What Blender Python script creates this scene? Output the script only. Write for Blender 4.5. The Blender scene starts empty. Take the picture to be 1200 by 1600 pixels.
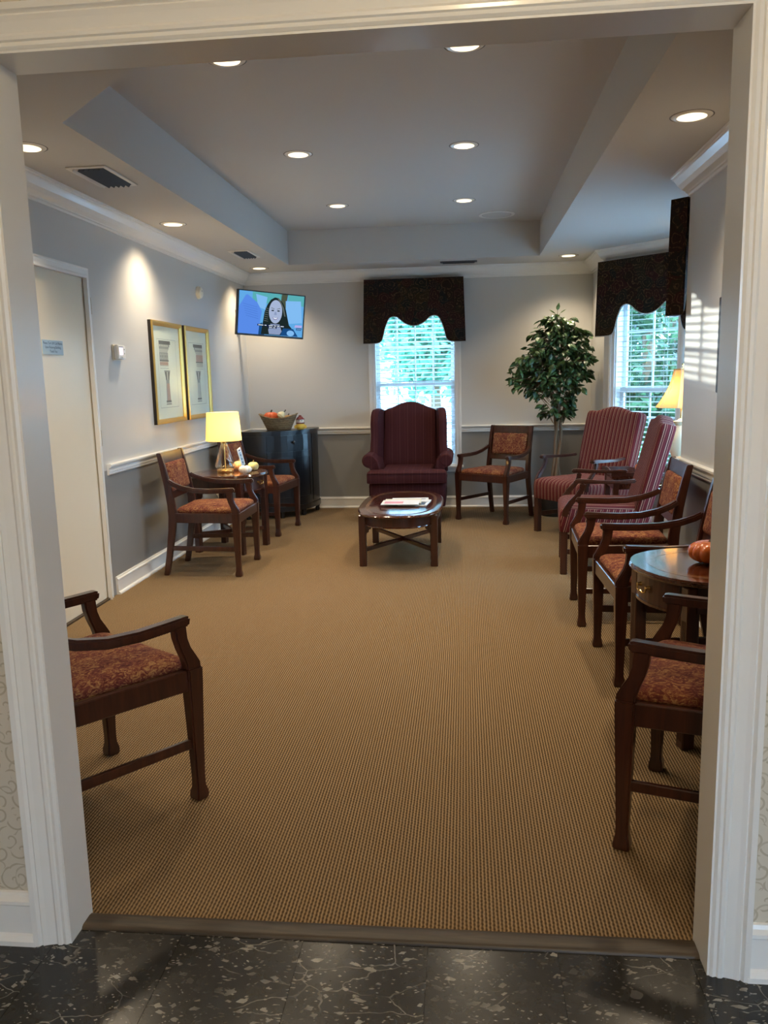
import bpy, bmesh, math, random
from mathutils import Vector, Matrix
random.seed(7)
PI = math.pi
D = bpy.data
SC = bpy.context.scene
COL = SC.collection

# ---------------------------------------------------------------- camera
F_PX, PITCH, YAW, ROLL, CAM_H = 1257.7, 0.1652, -0.1025, -0.0232, 1.35
fw = Vector((math.sin(YAW)*math.cos(PITCH), math.cos(YAW)*math.cos(PITCH), -math.sin(PITCH)))
r0 = Vector((math.cos(YAW), -math.sin(YAW), 0)); u0 = r0.cross(fw)
rt = math.cos(ROLL)*r0 + math.sin(ROLL)*u0; up = -math.sin(ROLL)*r0 + math.cos(ROLL)*u0
cam_d = D.cameras.new('camera'); cam = D.objects.new('camera', cam_d); COL.objects.link(cam)
cam.matrix_world = Matrix(((rt.x, up.x, -fw.x, 0), (rt.y, up.y, -fw.y, 0), (rt.z, up.z, -fw.z, CAM_H), (0, 0, 0, 1)))
cam_d.sensor_fit = 'VERTICAL'; cam_d.sensor_height = 24.0; cam_d.lens = 24.0*F_PX/1600.0
cam_d.clip_start = 0.05; cam_d.clip_end = 200
SC.camera = cam

# ---------------------------------------------------------------- world, sun, exposure
W = D.worlds.new('world'); SC.world = W; W.use_nodes = True
bg = W.node_tree.nodes['Background']
bg.inputs['Color'].default_value = (0.38, 0.66, 1.0, 1)
bg.inputs['Strength'].default_value = 8.2
sun_d = D.lights.new('sun', 'SUN'); sun = D.objects.new('sun', sun_d); COL.objects.link(sun)
sun_d.energy = 0.42; sun_d.color = (1.0, 0.93, 0.8); sun_d.angle = 0.006
sun.rotation_euler = Vector((1.76, -3.9, -0.20)).to_track_quat('-Z', 'Y').to_euler()
sun.location = (-6, 20, 3)
SC.view_settings.view_transform = 'Standard'
try: SC.view_settings.look = 'None'
except Exception: pass
SC.view_settings.exposure = 1.12; SC.view_settings.gamma = 1.0; SC.view_settings.use_curve_mapping = False
SPOT_W = 33.0                 # each recessed can
WARM = (1.0, 0.82, 0.58)

# ---------------------------------------------------------------- room dimensions
XL, XR, YB, YN = -2.26, 1.262, 8.363, 1.795
ZC, ZT = 2.426, 2.737
JXL, JXR, JYF, ZL = -0.967, 0.536, 1.684, 2.018
BY1, BY2, BL = 7.63, 4.88, 0.98           # bay: corners on the right wall, length of the slanted panels
BD = BL*math.sqrt(.5)
TXL, TXR, TYF = -1.658, 0.691, 7.793

# ---------------------------------------------------------------- material helpers
MATS = {}
def new_mat(name):
    m = D.materials.new(name); m.use_nodes = True
    nt = m.node_tree; b = nt.nodes['Principled BSDF']; MATS[name] = m
    return m, nt, b
def mat(name, col, rough=.5, metal=0, coat=0, spec=.5, emis=None, es=0, trans=0, sheen=0, sss=0):
    m, nt, b = new_mat(name)
    b.inputs['Base Color'].default_value = (*col, 1); b.inputs['Roughness'].default_value = rough
    b.inputs['Metallic'].default_value = metal; b.inputs['Coat Weight'].default_value = coat
    b.inputs['Coat Roughness'].default_value = .08; b.inputs['Specular IOR Level'].default_value = spec
    b.inputs['Transmission Weight'].default_value = trans; b.inputs['Sheen Weight'].default_value = sheen
    if emis: b.inputs['Emission Color'].default_value = (*emis, 1); b.inputs['Emission Strength'].default_value = es
    return m
def nd(nt, t, **kw):
    n = nt.nodes.new(t)
    for k, v in kw.items():
        if k in n.inputs.keys() if hasattr(n.inputs, 'keys') else False: n.inputs[k].default_value = v
        else: setattr(n, k, v)
    return n
def coords(nt, kind='Object', scale=(1, 1, 1), rot=(0, 0, 0)):
    tc = nt.nodes.new('ShaderNodeTexCoord'); mp = nt.nodes.new('ShaderNodeMapping')
    mp.inputs['Scale'].default_value = scale; mp.inputs['Rotation'].default_value = rot
    nt.links.new(tc.outputs[kind], mp.inputs['Vector']); return mp.outputs['Vector']
def noise(nt, vec, scale=5, detail=3, rough=.5, dist=0):
    n = nt.nodes.new('ShaderNodeTexNoise'); n.inputs['Scale'].default_value = scale
    n.inputs['Detail'].default_value = detail; n.inputs['Roughness'].default_value = rough
    n.inputs['Distortion'].default_value = dist
    if vec is not None: nt.links.new(vec, n.inputs['Vector'])
    return n
def ramp(nt, fac, stops, interp='LINEAR'):
    r = nt.nodes.new('ShaderNodeValToRGB'); cr = r.color_ramp; cr.interpolation = interp
    while len(cr.elements) < len(stops): cr.elements.new(.5)
    for e, (p, c) in zip(cr.elements, stops): e.position = p; e.color = (*c, 1)
    nt.links.new(fac, r.inputs['Fac']); return r.outputs['Color']
def mathn(nt, op, a, b=None, c=None):
    n = nt.nodes.new('ShaderNodeMath'); n.operation = op
    for i, v in enumerate((a, b, c)):
        if v is None: continue
        if isinstance(v, (int, float)): n.inputs[i].default_value = v
        else: nt.links.new(v, n.inputs[i])
    return n.outputs[0]
def mixc(nt, fac, a, b):
    n = nt.nodes.new('ShaderNodeMix'); n.data_type = 'RGBA'
    if isinstance(fac, (int, float)): n.inputs[0].default_value = fac
    else: nt.links.new(fac, n.inputs[0])
    for i, v in ((6, a), (7, b)):
        if isinstance(v, tuple): n.inputs[i].default_value = (*v, 1)
        else: nt.links.new(v, n.inputs[i])
    return n.outputs[2]
def bump(nt, b, h, strength=.3, dist=.01):
    n = nt.nodes.new('ShaderNodeBump'); n.inputs['Strength'].default_value = strength; n.inputs['Distance'].default_value = dist
    nt.links.new(h, n.inputs['Height']); nt.links.new(n.outputs['Normal'], b.inputs['Normal'])

def wood(name, c1, c2, rough=.28, coat=.35, axis='Z'):
    m, nt, b = new_mat(name)
    sc = {'X': (1.2, 14, 14), 'Y': (14, 1.2, 14), 'Z': (14, 14, 1.2)}[axis]
    n = noise(nt, coords(nt, 'Object', sc), 3.5, 4, .6, .6)
    nt.links.new(ramp(nt, n.outputs[0], [(.3, c1), (.7, c2)]), b.inputs['Base Color'])
    b.inputs['Roughness'].default_value = rough; b.inputs['Coat Weight'].default_value = coat; b.inputs['Coat Roughness'].default_value = .12
    return m
wood('mahogany', (.028, .0075, .0048), (.068, .0185, .0085))
wood('mahogany_top', (.036, .0095, .005), (.088, .026, .012), .10, .8, 'Y')
wood('inlay', (.13, .06, .024), (.21, .10, .042), .14, .7, 'Y')
mat('black_lacquer', (.005, .0055, .007), .3, coat=.2)
mat('black_gap', (.004, .004, .005), .5)
mat('trim_white', (.80, .79, .76), .3, coat=.25)
mat('door_white', (.80, .73, .58), .28, coat=.2)
mat('vinyl_white', (.78, .80, .80), .35)
mat('slat_white', (.72, .75, .78), .4)
mat('ceiling_paint', (.54, .525, .50), .8)
mat('brass', (.72, .52, .22), .25, 1)
mat('old_brass', (.30, .21, .09), .35, 1)
mat('gold_frame', (.62, .40, .11), .32, .75)
mat('dark_edge', (.02, .014, .01), .5)
mat('steel_grey', (.25, .25, .26), .4, .6)
mat('black_plastic', (.012, .012, .013), .35)
mat('cream_plastic', (.78, .72, .58), .4)
mat('white_plastic', (.82, .81, .78), .35)
mat('white_paper', (.85, .85, .84), .6)
mat('mat_board', (.80, .78, .70), .7)
mat('ink_grey', (.17, .16, .16), .7); mat('ink_mid', (.36, .35, .35), .7); mat('ink_light', (.55, .53, .50), .7); mat('ink_pink', (.50, .33, .29), .7)
mat('sign_blue', (.40, .55, .68), .35); mat('sign_text', (.02, .06, .16), .5)
mat('vent_white', (.72, .70, .66), .5); mat('vent_dark', (.035, .04, .05), .6)
mat('can_white', (.86, .82, .74), .25)
mat('can_dark', (.10, .09, .08), .5)
mat('bulb', (1, .95, .85), .5, emis=(1.0, .84, .58), es=3.2)
mat('grille', (.52, .50, .48), .7)
mat('pipe_grey', (.45, .44, .41), .5)
mat('pumpkin_orange', (.62, .13, .012), .25, coat=.7)
mat('pumpkin_peach', (.70, .36, .18), .5); mat('pumpkin_white', (.80, .77, .68), .5); mat('pumpkin_green', (.52, .47, .22), .5)
mat('stem', (.20, .16, .07), .7); mat('stem_dark', (.06, .055, .03), .7)
mat('gourd_red', (.62, .10, .02), .4); mat('gourd_tan', (.62, .36, .12), .5); mat('gourd_cream', (.78, .70, .42), .5)
mat('felt_yellow', (.68, .44, .06), .7); mat('felt_maroon', (.16, .03, .035), .7); mat('felt_white', (.78, .74, .68), .7)
mat('trunk_bark', (.20, .125, .07), .8); mat('moss', (.21, .15, .06), .95)
mat('urn_ceramic', (.80, .70, .50), .3, coat=.5)
mat('mag_pink', (.75, .28, .33), .4, coat=.4); mat('mag_cream', (.80, .72, .52), .4, coat=.4); mat('mag_white', (.86, .87, .88), .35, coat=.4); mat('mag_black', (.03, .035, .05), .3, coat=.4)
mat('white_render', (.80, .82, .84), .8)
mat('asphalt', (.48, .49, .49), .9)
mat('outer_brick', (.25, .12, .09), .9)
mat('cord_white', (.75, .72, .66), .5)

# carpet: loops in ribs running into the room
m, nt, b = new_mat('carpet')
v = coords(nt, 'Object', (1, 1, 1)); sx = nt.nodes.new('ShaderNodeSeparateXYZ'); nt.links.new(v, sx.inputs[0])
wob = noise(nt, v, 60, 2); wobx = mathn(nt, 'MULTIPLY_ADD', wob.outputs[0], .0035, sx.outputs[0])
rib = mathn(nt, 'SINE', mathn(nt, 'MULTIPLY', wobx, 2*PI/.0098))
idx = mathn(nt, 'FLOOR', mathn(nt, 'DIVIDE', sx.outputs[0], .0098))
yo = mathn(nt, 'MULTIPLY_ADD', mathn(nt, 'FRACT', mathn(nt, 'MULTIPLY', idx, .3819)), .0150, sx.outputs[1])
loop = mathn(nt, 'SINE', mathn(nt, 'MULTIPLY', yo, 2*PI/.0150))
hgt = mathn(nt, 'ADD', mathn(nt, 'MULTIPLY', rib, .36), mathn(nt, 'MULTIPLY_ADD', loop, .11, .5))
n2 = noise(nt, v, 330, 2); n3 = noise(nt, v, 1.3, 3)
fac = mathn(nt, 'ADD', hgt, mathn(nt, 'MULTIPLY_ADD', n2.outputs[0], .5, -.25))
c1 = ramp(nt, fac, [(.10, (.038, .022, .012)), (.50, (.205, .132, .067)), (.95, (.43, .295, .165))])
nt.links.new(mixc(nt, mathn(nt, 'MULTIPLY', n3.outputs[0], .35), c1, (.185, .126, .068)), b.inputs['Base Color'])
b.inputs['Roughness'].default_value = .95; b.inputs['Specular IOR Level'].default_value = .1; bump(nt, b, hgt, .55, .004)

# wall paint: pale grey above the chair rail, mid grey below
m, nt, b = new_mat('wall_paint')
g = nt.nodes.new('ShaderNodeNewGeometry'); s = nt.nodes.new('ShaderNodeSeparateXYZ'); nt.links.new(g.outputs['Position'], s.inputs[0])
nt.links.new(mixc(nt, mathn(nt, 'GREATER_THAN', s.outputs[2], .81), (.265, .262, .252), (.57, .56, .535)), b.inputs['Base Color'])
b.inputs['Roughness'].default_value = .36; b.inputs['Specular IOR Level'].default_value = .4
nn = noise(nt, g.outputs['Position'], 9, 3); bump(nt, b, nn.outputs[0], .04, .01)

# foyer wallpaper: curling vine lines on cream
m, nt, b = new_mat('wallpaper')
g = nt.nodes.new('ShaderNodeNewGeometry')
sp0 = nt.nodes.new('ShaderNodeSeparateXYZ'); nt.links.new(g.outputs['Position'], sp0.inputs[0])
cx0 = nt.nodes.new('ShaderNodeCombineXYZ'); nt.links.new(mathn(nt, 'ADD', sp0.outputs[0], sp0.outputs[1]), cx0.inputs[0]); nt.links.new(sp0.outputs[2], cx0.inputs[1])
def curls(scale, off, turns, wid, sgn):
    mp = nt.nodes.new('ShaderNodeMapping'); mp.inputs['Location'].default_value = off
    nt.links.new(cx0.outputs[0], mp.inputs['Vector'])
    vo = nt.nodes.new('ShaderNodeTexVoronoi'); vo.voronoi_dimensions = '2D'; vo.inputs['Scale'].default_value = scale; vo.inputs['Randomness'].default_value = .8
    nt.links.new(mp.outputs[0], vo.inputs['Vector'])
    sub = nt.nodes.new('ShaderNodeVectorMath'); sub.operation = 'SUBTRACT'
    nt.links.new(vo.outputs['Position'], sub.inputs[1]); nt.links.new(mp.outputs[0], sub.inputs[0])
    sp = nt.nodes.new('ShaderNodeSeparateXYZ'); nt.links.new(sub.outputs[0], sp.inputs[0])
    ang = mathn(nt, 'ARCTAN2', sp.outputs[1], mathn(nt, 'MULTIPLY', sp.outputs[0], sgn))
    ln = mathn(nt, 'SQRT', mathn(nt, 'ADD', mathn(nt, 'POWER', sp.outputs[0], 2), mathn(nt, 'POWER', sp.outputs[1], 2)))
    ph = mathn(nt, 'ADD', mathn(nt, 'MULTIPLY', ln, scale*turns), mathn(nt, 'DIVIDE', ang, 2*PI))
    fr = mathn(nt, 'ABSOLUTE', mathn(nt, 'SUBTRACT', mathn(nt, 'FRACT', ph), .5))
    return mathn(nt, 'LESS_THAN', fr, wid)
lines = mathn(nt, 'MAXIMUM', curls(20, (.3, .1, 0), 1.7, .085, 1), mathn(nt, 'MULTIPLY', curls(13, (1.3, 2.1, 0), 1.1, .035, -1), .8))
nt.links.new(mixc(nt, lines, (.62, .555, .45), (.46, .395, .295)), b.inputs['Base Color']); b.inputs['Roughness'].default_value = .7

# black marble with white flecks and veins
m, nt, b = new_mat('marble')
g = nt.nodes.new('ShaderNodeNewGeometry'); oi = nt.nodes.new('ShaderNodeObjectInfo')
ad = nt.nodes.new('ShaderNodeVectorMath'); ad.operation = 'ADD'
cb = nt.nodes.new('ShaderNodeCombineXYZ'); nt.links.new(mathn(nt, 'MULTIPLY', oi.outputs['Random'], 40), cb.inputs[0]); nt.links.new(mathn(nt, 'MULTIPLY', oi.outputs['Random'], 17), cb.inputs[2])
nt.links.new(g.outputs['Position'], ad.inputs[0]); nt.links.new(cb.outputs[0], ad.inputs[1]); P_ = ad.outputs[0]
mpv = nt.nodes.new('ShaderNodeMapping'); mpv.inputs['Rotation'].default_value = (0, 0, .6); mpv.inputs['Scale'].default_value = (1, 2.0, 1); nt.links.new(P_, mpv.inputs['Vector'])
wn = noise(nt, P_, 9, 3); wm = nt.nodes.new('ShaderNodeVectorMath'); wm.operation = 'MULTIPLY_ADD'; wm.inputs[1].default_value = (.10, .10, .10); nt.links.new(wn.outputs['Color'], wm.inputs[0]); nt.links.new(mpv.outputs[0], wm.inputs[2])
def vor(feature, scale):
    q = nt.nodes.new('ShaderNodeTexVoronoi'); q.feature = feature
    if feature == 'F1': q.distance = 'CHEBYCHEV'
    q.inputs['Scale'].default_value = scale; nt.links.new(wm.outputs[0], q.inputs['Vector']); return q
a2 = noise(nt, P_, 26, 4, .6, .5); a3 = noise(nt, P_, 6, 2)
def shards(scale, thr, rad):
    q = vor('F1', scale); sc_ = nt.nodes.new('ShaderNodeSeparateColor'); nt.links.new(q.outputs['Color'], sc_.inputs[0])
    return mathn(nt, 'MULTIPLY', mathn(nt, 'GREATER_THAN', sc_.outputs[0], thr), mathn(nt, 'LESS_THAN', mathn(nt, 'ADD', q.outputs['Distance'], mathn(nt, 'MULTIPLY', a2.outputs[0], .7)), rad))
flm = mathn(nt, 'MAXIMUM', shards(30, .74, .62), mathn(nt, 'MAXIMUM', shards(80, .70, .60), mathn(nt, 'MULTIPLY', shards(15, .86, .58), .6)))
e1 = vor('DISTANCE_TO_EDGE', 5.5)
vm = mathn(nt, 'MULTIPLY', mathn(nt, 'LESS_THAN', e1.outputs['Distance'], .009), ramp(nt, a3.outputs[0], [(.50, (0, 0, 0)), (.60, (.6, .6, .6))]))
tot = mathn(nt, 'MINIMUM', mathn(nt, 'ADD', mathn(nt, 'MULTIPLY', flm, ramp(nt, a3.outputs[0], [(.40, (.15, .15, .15)), (.60, (1, 1, 1))])), vm), 1)
base = ramp(nt, a2.outputs[0], [(.3, (.007, .007, .0065)), (.75, (.034, .032, .029))])
nt.links.new(mixc(nt, mathn(nt, 'MULTIPLY', tot, .62), base, (.42, .40, .36)), b.inputs['Base Color']); b.inputs['Roughness'].default_value = .22

# threshold wood
wood('threshold_wood', (.026, .018, .011), (.085, .058, .034), .5, 0, 'X')

# leafy damask on the armchairs
m, nt, b = new_mat('damask')
v = coords(nt, 'Object', (1, .65, 1), (0, 0, .35))
n1 = noise(nt, v, 62, 4, .7, 1.8); n2 = noise(nt, v, 16, 2)
f = mathn(nt, 'ADD', n1.outputs[0], mathn(nt, 'MULTIPLY_ADD', n2.outputs[0], .2, -.1))
nt.links.new(ramp(nt, f, [(.36, (.078, .017, .014)), (.47, (.150, .035, .026)), (.53, (.21, .072, .034)), (.61, (.35, .185, .075))]), b.inputs['Base Color'])
b.inputs['Roughness'].default_value = .85; b.inputs['Specular IOR Level'].default_value = .2; bump(nt, b, n1.outputs[0], .25, .003)

def stripes(name, period, stops, lean=.255, rough=.8):
    m, nt, b = new_mat(name)
    tc = nt.nodes.new('ShaderNodeTexCoord'); v = tc.outputs['Object']
    s = nt.nodes.new('ShaderNodeSeparateXYZ'); nt.links.new(v, s.inputs[0]); sn = nt.nodes.new('ShaderNodeSeparateXYZ'); nt.links.new(tc.outputs['Normal'], sn.inputs[0])
    side = mathn(nt, 'GREATER_THAN', mathn(nt, 'ABSOLUTE', sn.outputs[0]), .75)      # on the sides the cloth is turned round the edge
    ys = mathn(nt, 'MULTIPLY_ADD', s.outputs[2], -lean, s.outputs[1])
    u = mathn(nt, 'ADD', mathn(nt, 'MULTIPLY', s.outputs[0], mathn(nt, 'SUBTRACT', 1, side)), mathn(nt, 'MULTIPLY', ys, side))
    f = mathn(nt, 'FRACT', mathn(nt, 'DIVIDE', mathn(nt, 'ADD', u, 5), period))
    c = ramp(nt, f, stops, 'CONSTANT')
    n = noise(nt, v, 220, 2)
    nt.links.new(mixc(nt, mathn(nt, 'MULTIPLY', n.outputs[0], .4), c, (.03, .006, .008)), b.inputs['Base Color'])
    b.inputs['Roughness'].default_value = rough; b.inputs['Specular IOR Level'].default_value = .25; bump(nt, b, n.outputs[0], .2, .002)
WI, PK, DK = (.115, .011, .015), (.42, .22, .16), (.030, .005, .010)
stripes('stripe_velvet', .041, [(0, WI), (.36, DK), (.44, PK), (.58, DK), (.68, WI), (.80, PK), (.86, WI)])
stripes('wing_fabric', .078, [(0, (.050, .0085, .012)), (.44, (.072, .014, .017)), (.50, (.050, .0085, .012)), (.78, (.062, .011, .014)), (.80, (.14, .052, .05)), (.825, (.050, .0085, .012))])

# paisley valance cloth
m, nt, b = new_mat('paisley')
v = coords(nt, 'Object')
vo = nt.nodes.new('ShaderNodeTexVoronoi'); vo.inputs['Scale'].default_value = 13; n0 = noise(nt, v, 6, 3)
vv = nt.nodes.new('ShaderNodeMix'); vv.data_type = 'VECTOR'; vv.inputs[0].default_value = .12
nt.links.new(v, vv.inputs[4]); nt.links.new(n0.outputs['Color'], vv.inputs[5]); nt.links.new(vv.outputs[1], vo.inputs['Vector'])
rg = mathn(nt, 'ABSOLUTE', mathn(nt, 'SUBTRACT', mathn(nt, 'FRACT', mathn(nt, 'MULTIPLY', vo.outputs['Distance'], 4.2)), .5))
n1 = noise(nt, v, 75, 4, .7, 1); 
bs = ramp(nt, vo.outputs['Color'], [(.2, (.020, .012, .009)), (.45, (.032, .011, .011)), (.62, (.011, .014, .015)), (.85, (.030, .019, .010))])
fm = mathn(nt, 'MULTIPLY', mathn(nt, 'LESS_THAN', rg, .10), ramp(nt, n1.outputs[0], [(.42, (0, 0, 0)), (.60, (1, 1, 1))]))
c2 = mixc(nt, mathn(nt, 'MULTIPLY', fm, .75), bs, (.15, .092, .046))
c3 = mixc(nt, ramp(nt, n1.outputs[0], [(.58, (0, 0, 0)), (.72, (.5, .5, .5))]), c2, (.10, .055, .028))
nt.links.new(c3, b.inputs['Base Color']); b.inputs['Roughness'].default_value = .85; b.inputs['Specular IOR Level'].default_value = .15

# glass pane
m = D.materials.new('pane_glass'); m.use_nodes = True; MATS['pane_glass'] = m; nt = m.node_tree; nt.nodes.clear()
o = nt.nodes.new('ShaderNodeOutputMaterial'); t = nt.nodes.new('ShaderNodeBsdfTransparent'); gl = nt.nodes.new('ShaderNodeBsdfGlossy'); gl.inputs['Roughness'].default_value = .02
t.inputs['Color'].default_value = (.93, .97, .97, 1)
mx = nt.nodes.new('ShaderNodeMixShader'); mx.inputs[0].default_value = .05
nt.links.new(t.outputs[0], mx.inputs[1]); nt.links.new(gl.outputs[0], mx.inputs[2]); nt.links.new(mx.outputs[0], o.inputs[0])
# lamp glass
m = D.materials.new('lamp_glass'); m.use_nodes = True; MATS['lamp_glass'] = m; nt = m.node_tree; nt.nodes.clear()
o = nt.nodes.new('ShaderNodeOutputMaterial'); t = nt.nodes.new('ShaderNodeBsdfTransparent'); gl = nt.nodes.new('ShaderNodeBsdfGlossy'); gl.inputs['Roughness'].default_value = .03
fr = nt.nodes.new('ShaderNodeLayerWeight'); fr.inputs['Blend'].default_value = .35
mx = nt.nodes.new('ShaderNodeMixShader'); nt.links.new(fr.outputs['Facing'], mx.inputs[0])
nt.links.new(t.outputs[0], mx.inputs[1]); nt.links.new(gl.outputs[0], mx.inputs[2]); nt.links.new(mx.outputs[0], o.inputs[0])
# lamp shades
def shade(name, col, tw):
    m = D.materials.new(name); m.use_nodes = True; MATS[name] = m; nt = m.node_tree; nt.nodes.clear()
    o = nt.nodes.new('ShaderNodeOutputMaterial'); d = nt.nodes.new('ShaderNodeBsdfDiffuse'); t = nt.nodes.new('ShaderNodeBsdfTranslucent')
    d.inputs[0].default_value = (*col, 1); t.inputs[0].default_value = (*col, 1)
    mx = nt.nodes.new('ShaderNodeMixShader'); mx.inputs[0].default_value = tw
    nt.links.new(d.outputs[0], mx.inputs[1]); nt.links.new(t.outputs[0], mx.inputs[2]); nt.links.new(mx.outputs[0], o.inputs[0])
shade('shade_linen', (.86, .78, .52), .6)
shade('shade_parchment', (.80, .62, .36), .6)
# leaves
def leafmat(name, c1, c2, tw=.25, scale=30):
    m = D.materials.new(name); m.use_nodes = True; MATS[name] = m; nt = m.node_tree; b = nt.nodes['Principled BSDF']
    g = nt.nodes.new('ShaderNodeNewGeometry')
    n = noise(nt, g.outputs['Position'], scale, 1)
    c = ramp(nt, n.outputs[0], [(.35, c1), (.68, c2)]); nt.links.new(c, b.inputs['Base Color'])
    b.inputs['Roughness'].default_value = .38
    tr = nt.nodes.new('ShaderNodeBsdfTranslucent'); nt.links.new(c, tr.inputs[0])
    mx = nt.nodes.new('ShaderNodeMixShader'); mx.inputs[0].default_value = tw
    o = nt.nodes['Material Output']; nt.links.new(b.outputs[0], mx.inputs[1]); nt.links.new(tr.outputs[0], mx.inputs[2]); nt.links.new(mx.outputs[0], o.inputs[0])
leafmat('ficus_leaf', (.012, .032, .012), (.10, .18, .055), .18, 24)
leafmat('tree_leaf_glare', (.10, .30, .20), (.30, .62, .45), .5, 3)  # veiling glare is painted into this bright green-cyan leaf colour
leafmat('tree_leaf_b', (.014, .055, .03), (.10, .22, .085), .4, 4)
# basket weave
m, nt, b = new_mat('wicker')
v = coords(nt, 'Object'); wv = nt.nodes.new('ShaderNodeTexWave'); wv.bands_direction = 'Z'; wv.inputs['Scale'].default_value = 32; wv.inputs['Distortion'].default_value = 2.5; wv.inputs['Detail Scale'].default_value = 3
nt.links.new(v, wv.inputs['Vector']); n = noise(nt, v, 60, 3)
nt.links.new(ramp(nt, mathn(nt, 'MULTIPLY', wv.outputs['Fac'], n.outputs[0]), [(.05, (.10, .06, .028)), (.22, (.27, .18, .088)), (.45, (.44, .31, .165))]), b.inputs['Base Color'])
b.inputs['Roughness'].default_value = .8; bump(nt, b, wv.outputs['Fac'], .6, .006)
mat('wicker_dark', (.022, .018, .015), .7)
def emat(name, col, s=1.0):
    m = D.materials.new(name); m.use_nodes = True; MATS[name] = m; nt = m.node_tree; nt.nodes.clear()
    o = nt.nodes.new('ShaderNodeOutputMaterial'); e = nt.nodes.new('ShaderNodeEmission'); e.inputs[0].default_value = (*col, 1); e.inputs[1].default_value = s
    nt.links.new(e.outputs[0], o.inputs[0])
for k, c in dict(tv_blue=(.10, .26, .80), tv_pale=(.22, .50, .88), tv_sky=(.12, .40, .78), tv_teal=(.10, .42, .45), tv_hair=(.012, .022, .022), tv_skin=(.38, .46, .66), tv_skin2=(.26, .33, .52), tv_dark=(.006, .012, .05), tv_white=(.75, .85, .95), tv_lip=(.22, .18, .36), tv_lav=(.45, .42, .80), tv_navy=(.01, .07, .22), tv_brown=(.07, .09, .06), tv_fold=(.07, .19, .62), tv_hi=(.11, .13, .12)).items(): emat(k, c, .46)
emat('lcd_pink', (.85, .62, .80), .9)

# ---------------------------------------------------------------- geometry helpers
def box(bm, x0, x1, y0, y1, z0, z1, M=None):
    vs = [bm.verts.new((x, y, z)) for z in (z0, z1) for y in (y0, y1) for x in (x0, x1)]
    for f in ((0, 2, 3, 1), (4, 5, 7, 6), (0, 1, 5, 4), (2, 6, 7, 3), (0, 4, 6, 2), (1, 3, 7, 5)): bm.faces.new([vs[i] for i in f])
    if M: bmesh.ops.transform(bm, matrix=M, verts=vs)
    return vs
def loft(bm, rings, cap=True, closed=False):
    R_ = [[bm.verts.new(p) for p in r] for r in rings]; n = len(R_[0])
    seq = list(range(len(R_)-1)) + ([len(R_)-1] if closed else [])
    for i in seq:
        a, c = R_[i], R_[(i+1) % len(R_)]
        for j in range(n):
            k = (j+1) % n; bm.faces.new((a[j], a[k], c[k], c[j]))
    if cap and not closed:
        bm.faces.new(list(reversed(R_[0]))); bm.faces.new(R_[-1])
    return [v for r in R_ for v in r]
def lathe(bm, prof, cx=0, cy=0, seg=24, sx=1, sy=1, cap=True):
    return loft(bm, [[(cx+r*sx*math.cos(2*PI*j/seg), cy+r*sy*math.sin(2*PI*j/seg), z) for j in range(seg)] for r, z in prof], cap)
def prism(bm, poly, a0, a1, plane='YZ'):
    def P(u, v, a): return {'YZ': (a, u, v), 'XZ': (u, a, v), 'XY': (u, v, a)}[plane]
    return loft(bm, [[P(u, v, a0) for u, v in poly], [P(u, v, a1) for u, v in poly]])
def sweep(bm, path, w, h, up=(0, 0, 1), taper=None, nseg=4):
    """rectangular (nseg 4) or round section along a path"""
    rings = []; n = len(path); path = [Vector(p) for p in path]
    for i, p in enumerate(path):
        t = (path[min(i+1, n-1)] - path[max(i-1, 0)]).normalized(); u = Vector(up); s = t.cross(u)
        if s.length < 1e-4: s = t.cross(Vector((1, 0, 0)))
        s.normalize(); u = s.cross(t).normalized(); k = taper[i] if taper else 1
        if nseg == 4: rings.append([p + s*(a*w/2*k) + u*(c*h/2*k) for a, c in ((-1, -1), (1, -1), (1, 1), (-1, 1))])
        else: rings.append([p + s*(math.cos(2*PI*j/nseg)*w/2*k) + u*(math.sin(2*PI*j/nseg)*h/2*k) for j in range(nseg)])
    return loft(bm, rings)
def pillow(bm, outline, layers, M=None):
    """closed outline (u,v) lofted through (height, inset scale) layers"""
    cu = sum(p[0] for p in outline)/len(outline); cv = sum(p[1] for p in outline)/len(outline)
    ext = max(max(abs(p[0]-cu), abs(p[1]-cv)) for p in outline)
    rings = []
    for z, ins in layers:
        rings.append([(cu+(u-cu)*(1-ins/max(.02, math.hypot(u-cu, v-cv))), cv+(v-cv)*(1-ins/max(.02, math.hypot(u-cu, v-cv))), z) for u, v in outline])
    vs = loft(bm, rings)
    if M: bmesh.ops.transform(bm, matrix=M, verts=vs)
    return vs
def rrect(w, h, r, n=5, cx=0, cy=0):
    pts = []
    for (sx_, sy_, a0) in ((1, 1, 0), (-1, 1, PI/2), (-1, -1, PI), (1, -1, 1.5*PI)):
        for i in range(n+1):
            a = a0 + (PI/2)*i/n; pts.append((cx+sx_*(w/2-r)+r*math.cos(a), cy+sy_*(h/2-r)+r*math.sin(a)))
    return pts
def bev(bm, off=.004, seg=2, ang=.5):
    bmesh.ops.remove_doubles(bm, verts=bm.verts, dist=1e-6)
    es = [e for e in bm.edges if len(e.link_faces) == 2 and e.calc_face_angle(0) > ang]
    if es: bmesh.ops.bevel(bm, geom=es, offset=off, segments=seg, affect='EDGES', clamp_overlap=True)
def obj(name, bm, m, parent=None, smooth=False, M=None):
    bmesh.ops.recalc_face_normals(bm, faces=bm.faces)
    me = D.meshes.new(name); bm.to_mesh(me); bm.free()
    for x in (m if isinstance(m, (list, tuple)) else [m]): me.materials.append(MATS[x])
    if smooth:
        for p in me.polygons: p.use_smooth = True
        try: me.set_sharp_from_angle(angle=.7)
        except Exception: pass
    o = D.objects.new(name, me); COL.objects.link(o)
    if parent: o.parent = parent
    if M is not None: o.matrix_local = M
    return o
def B(): return bmesh.new()
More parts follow.
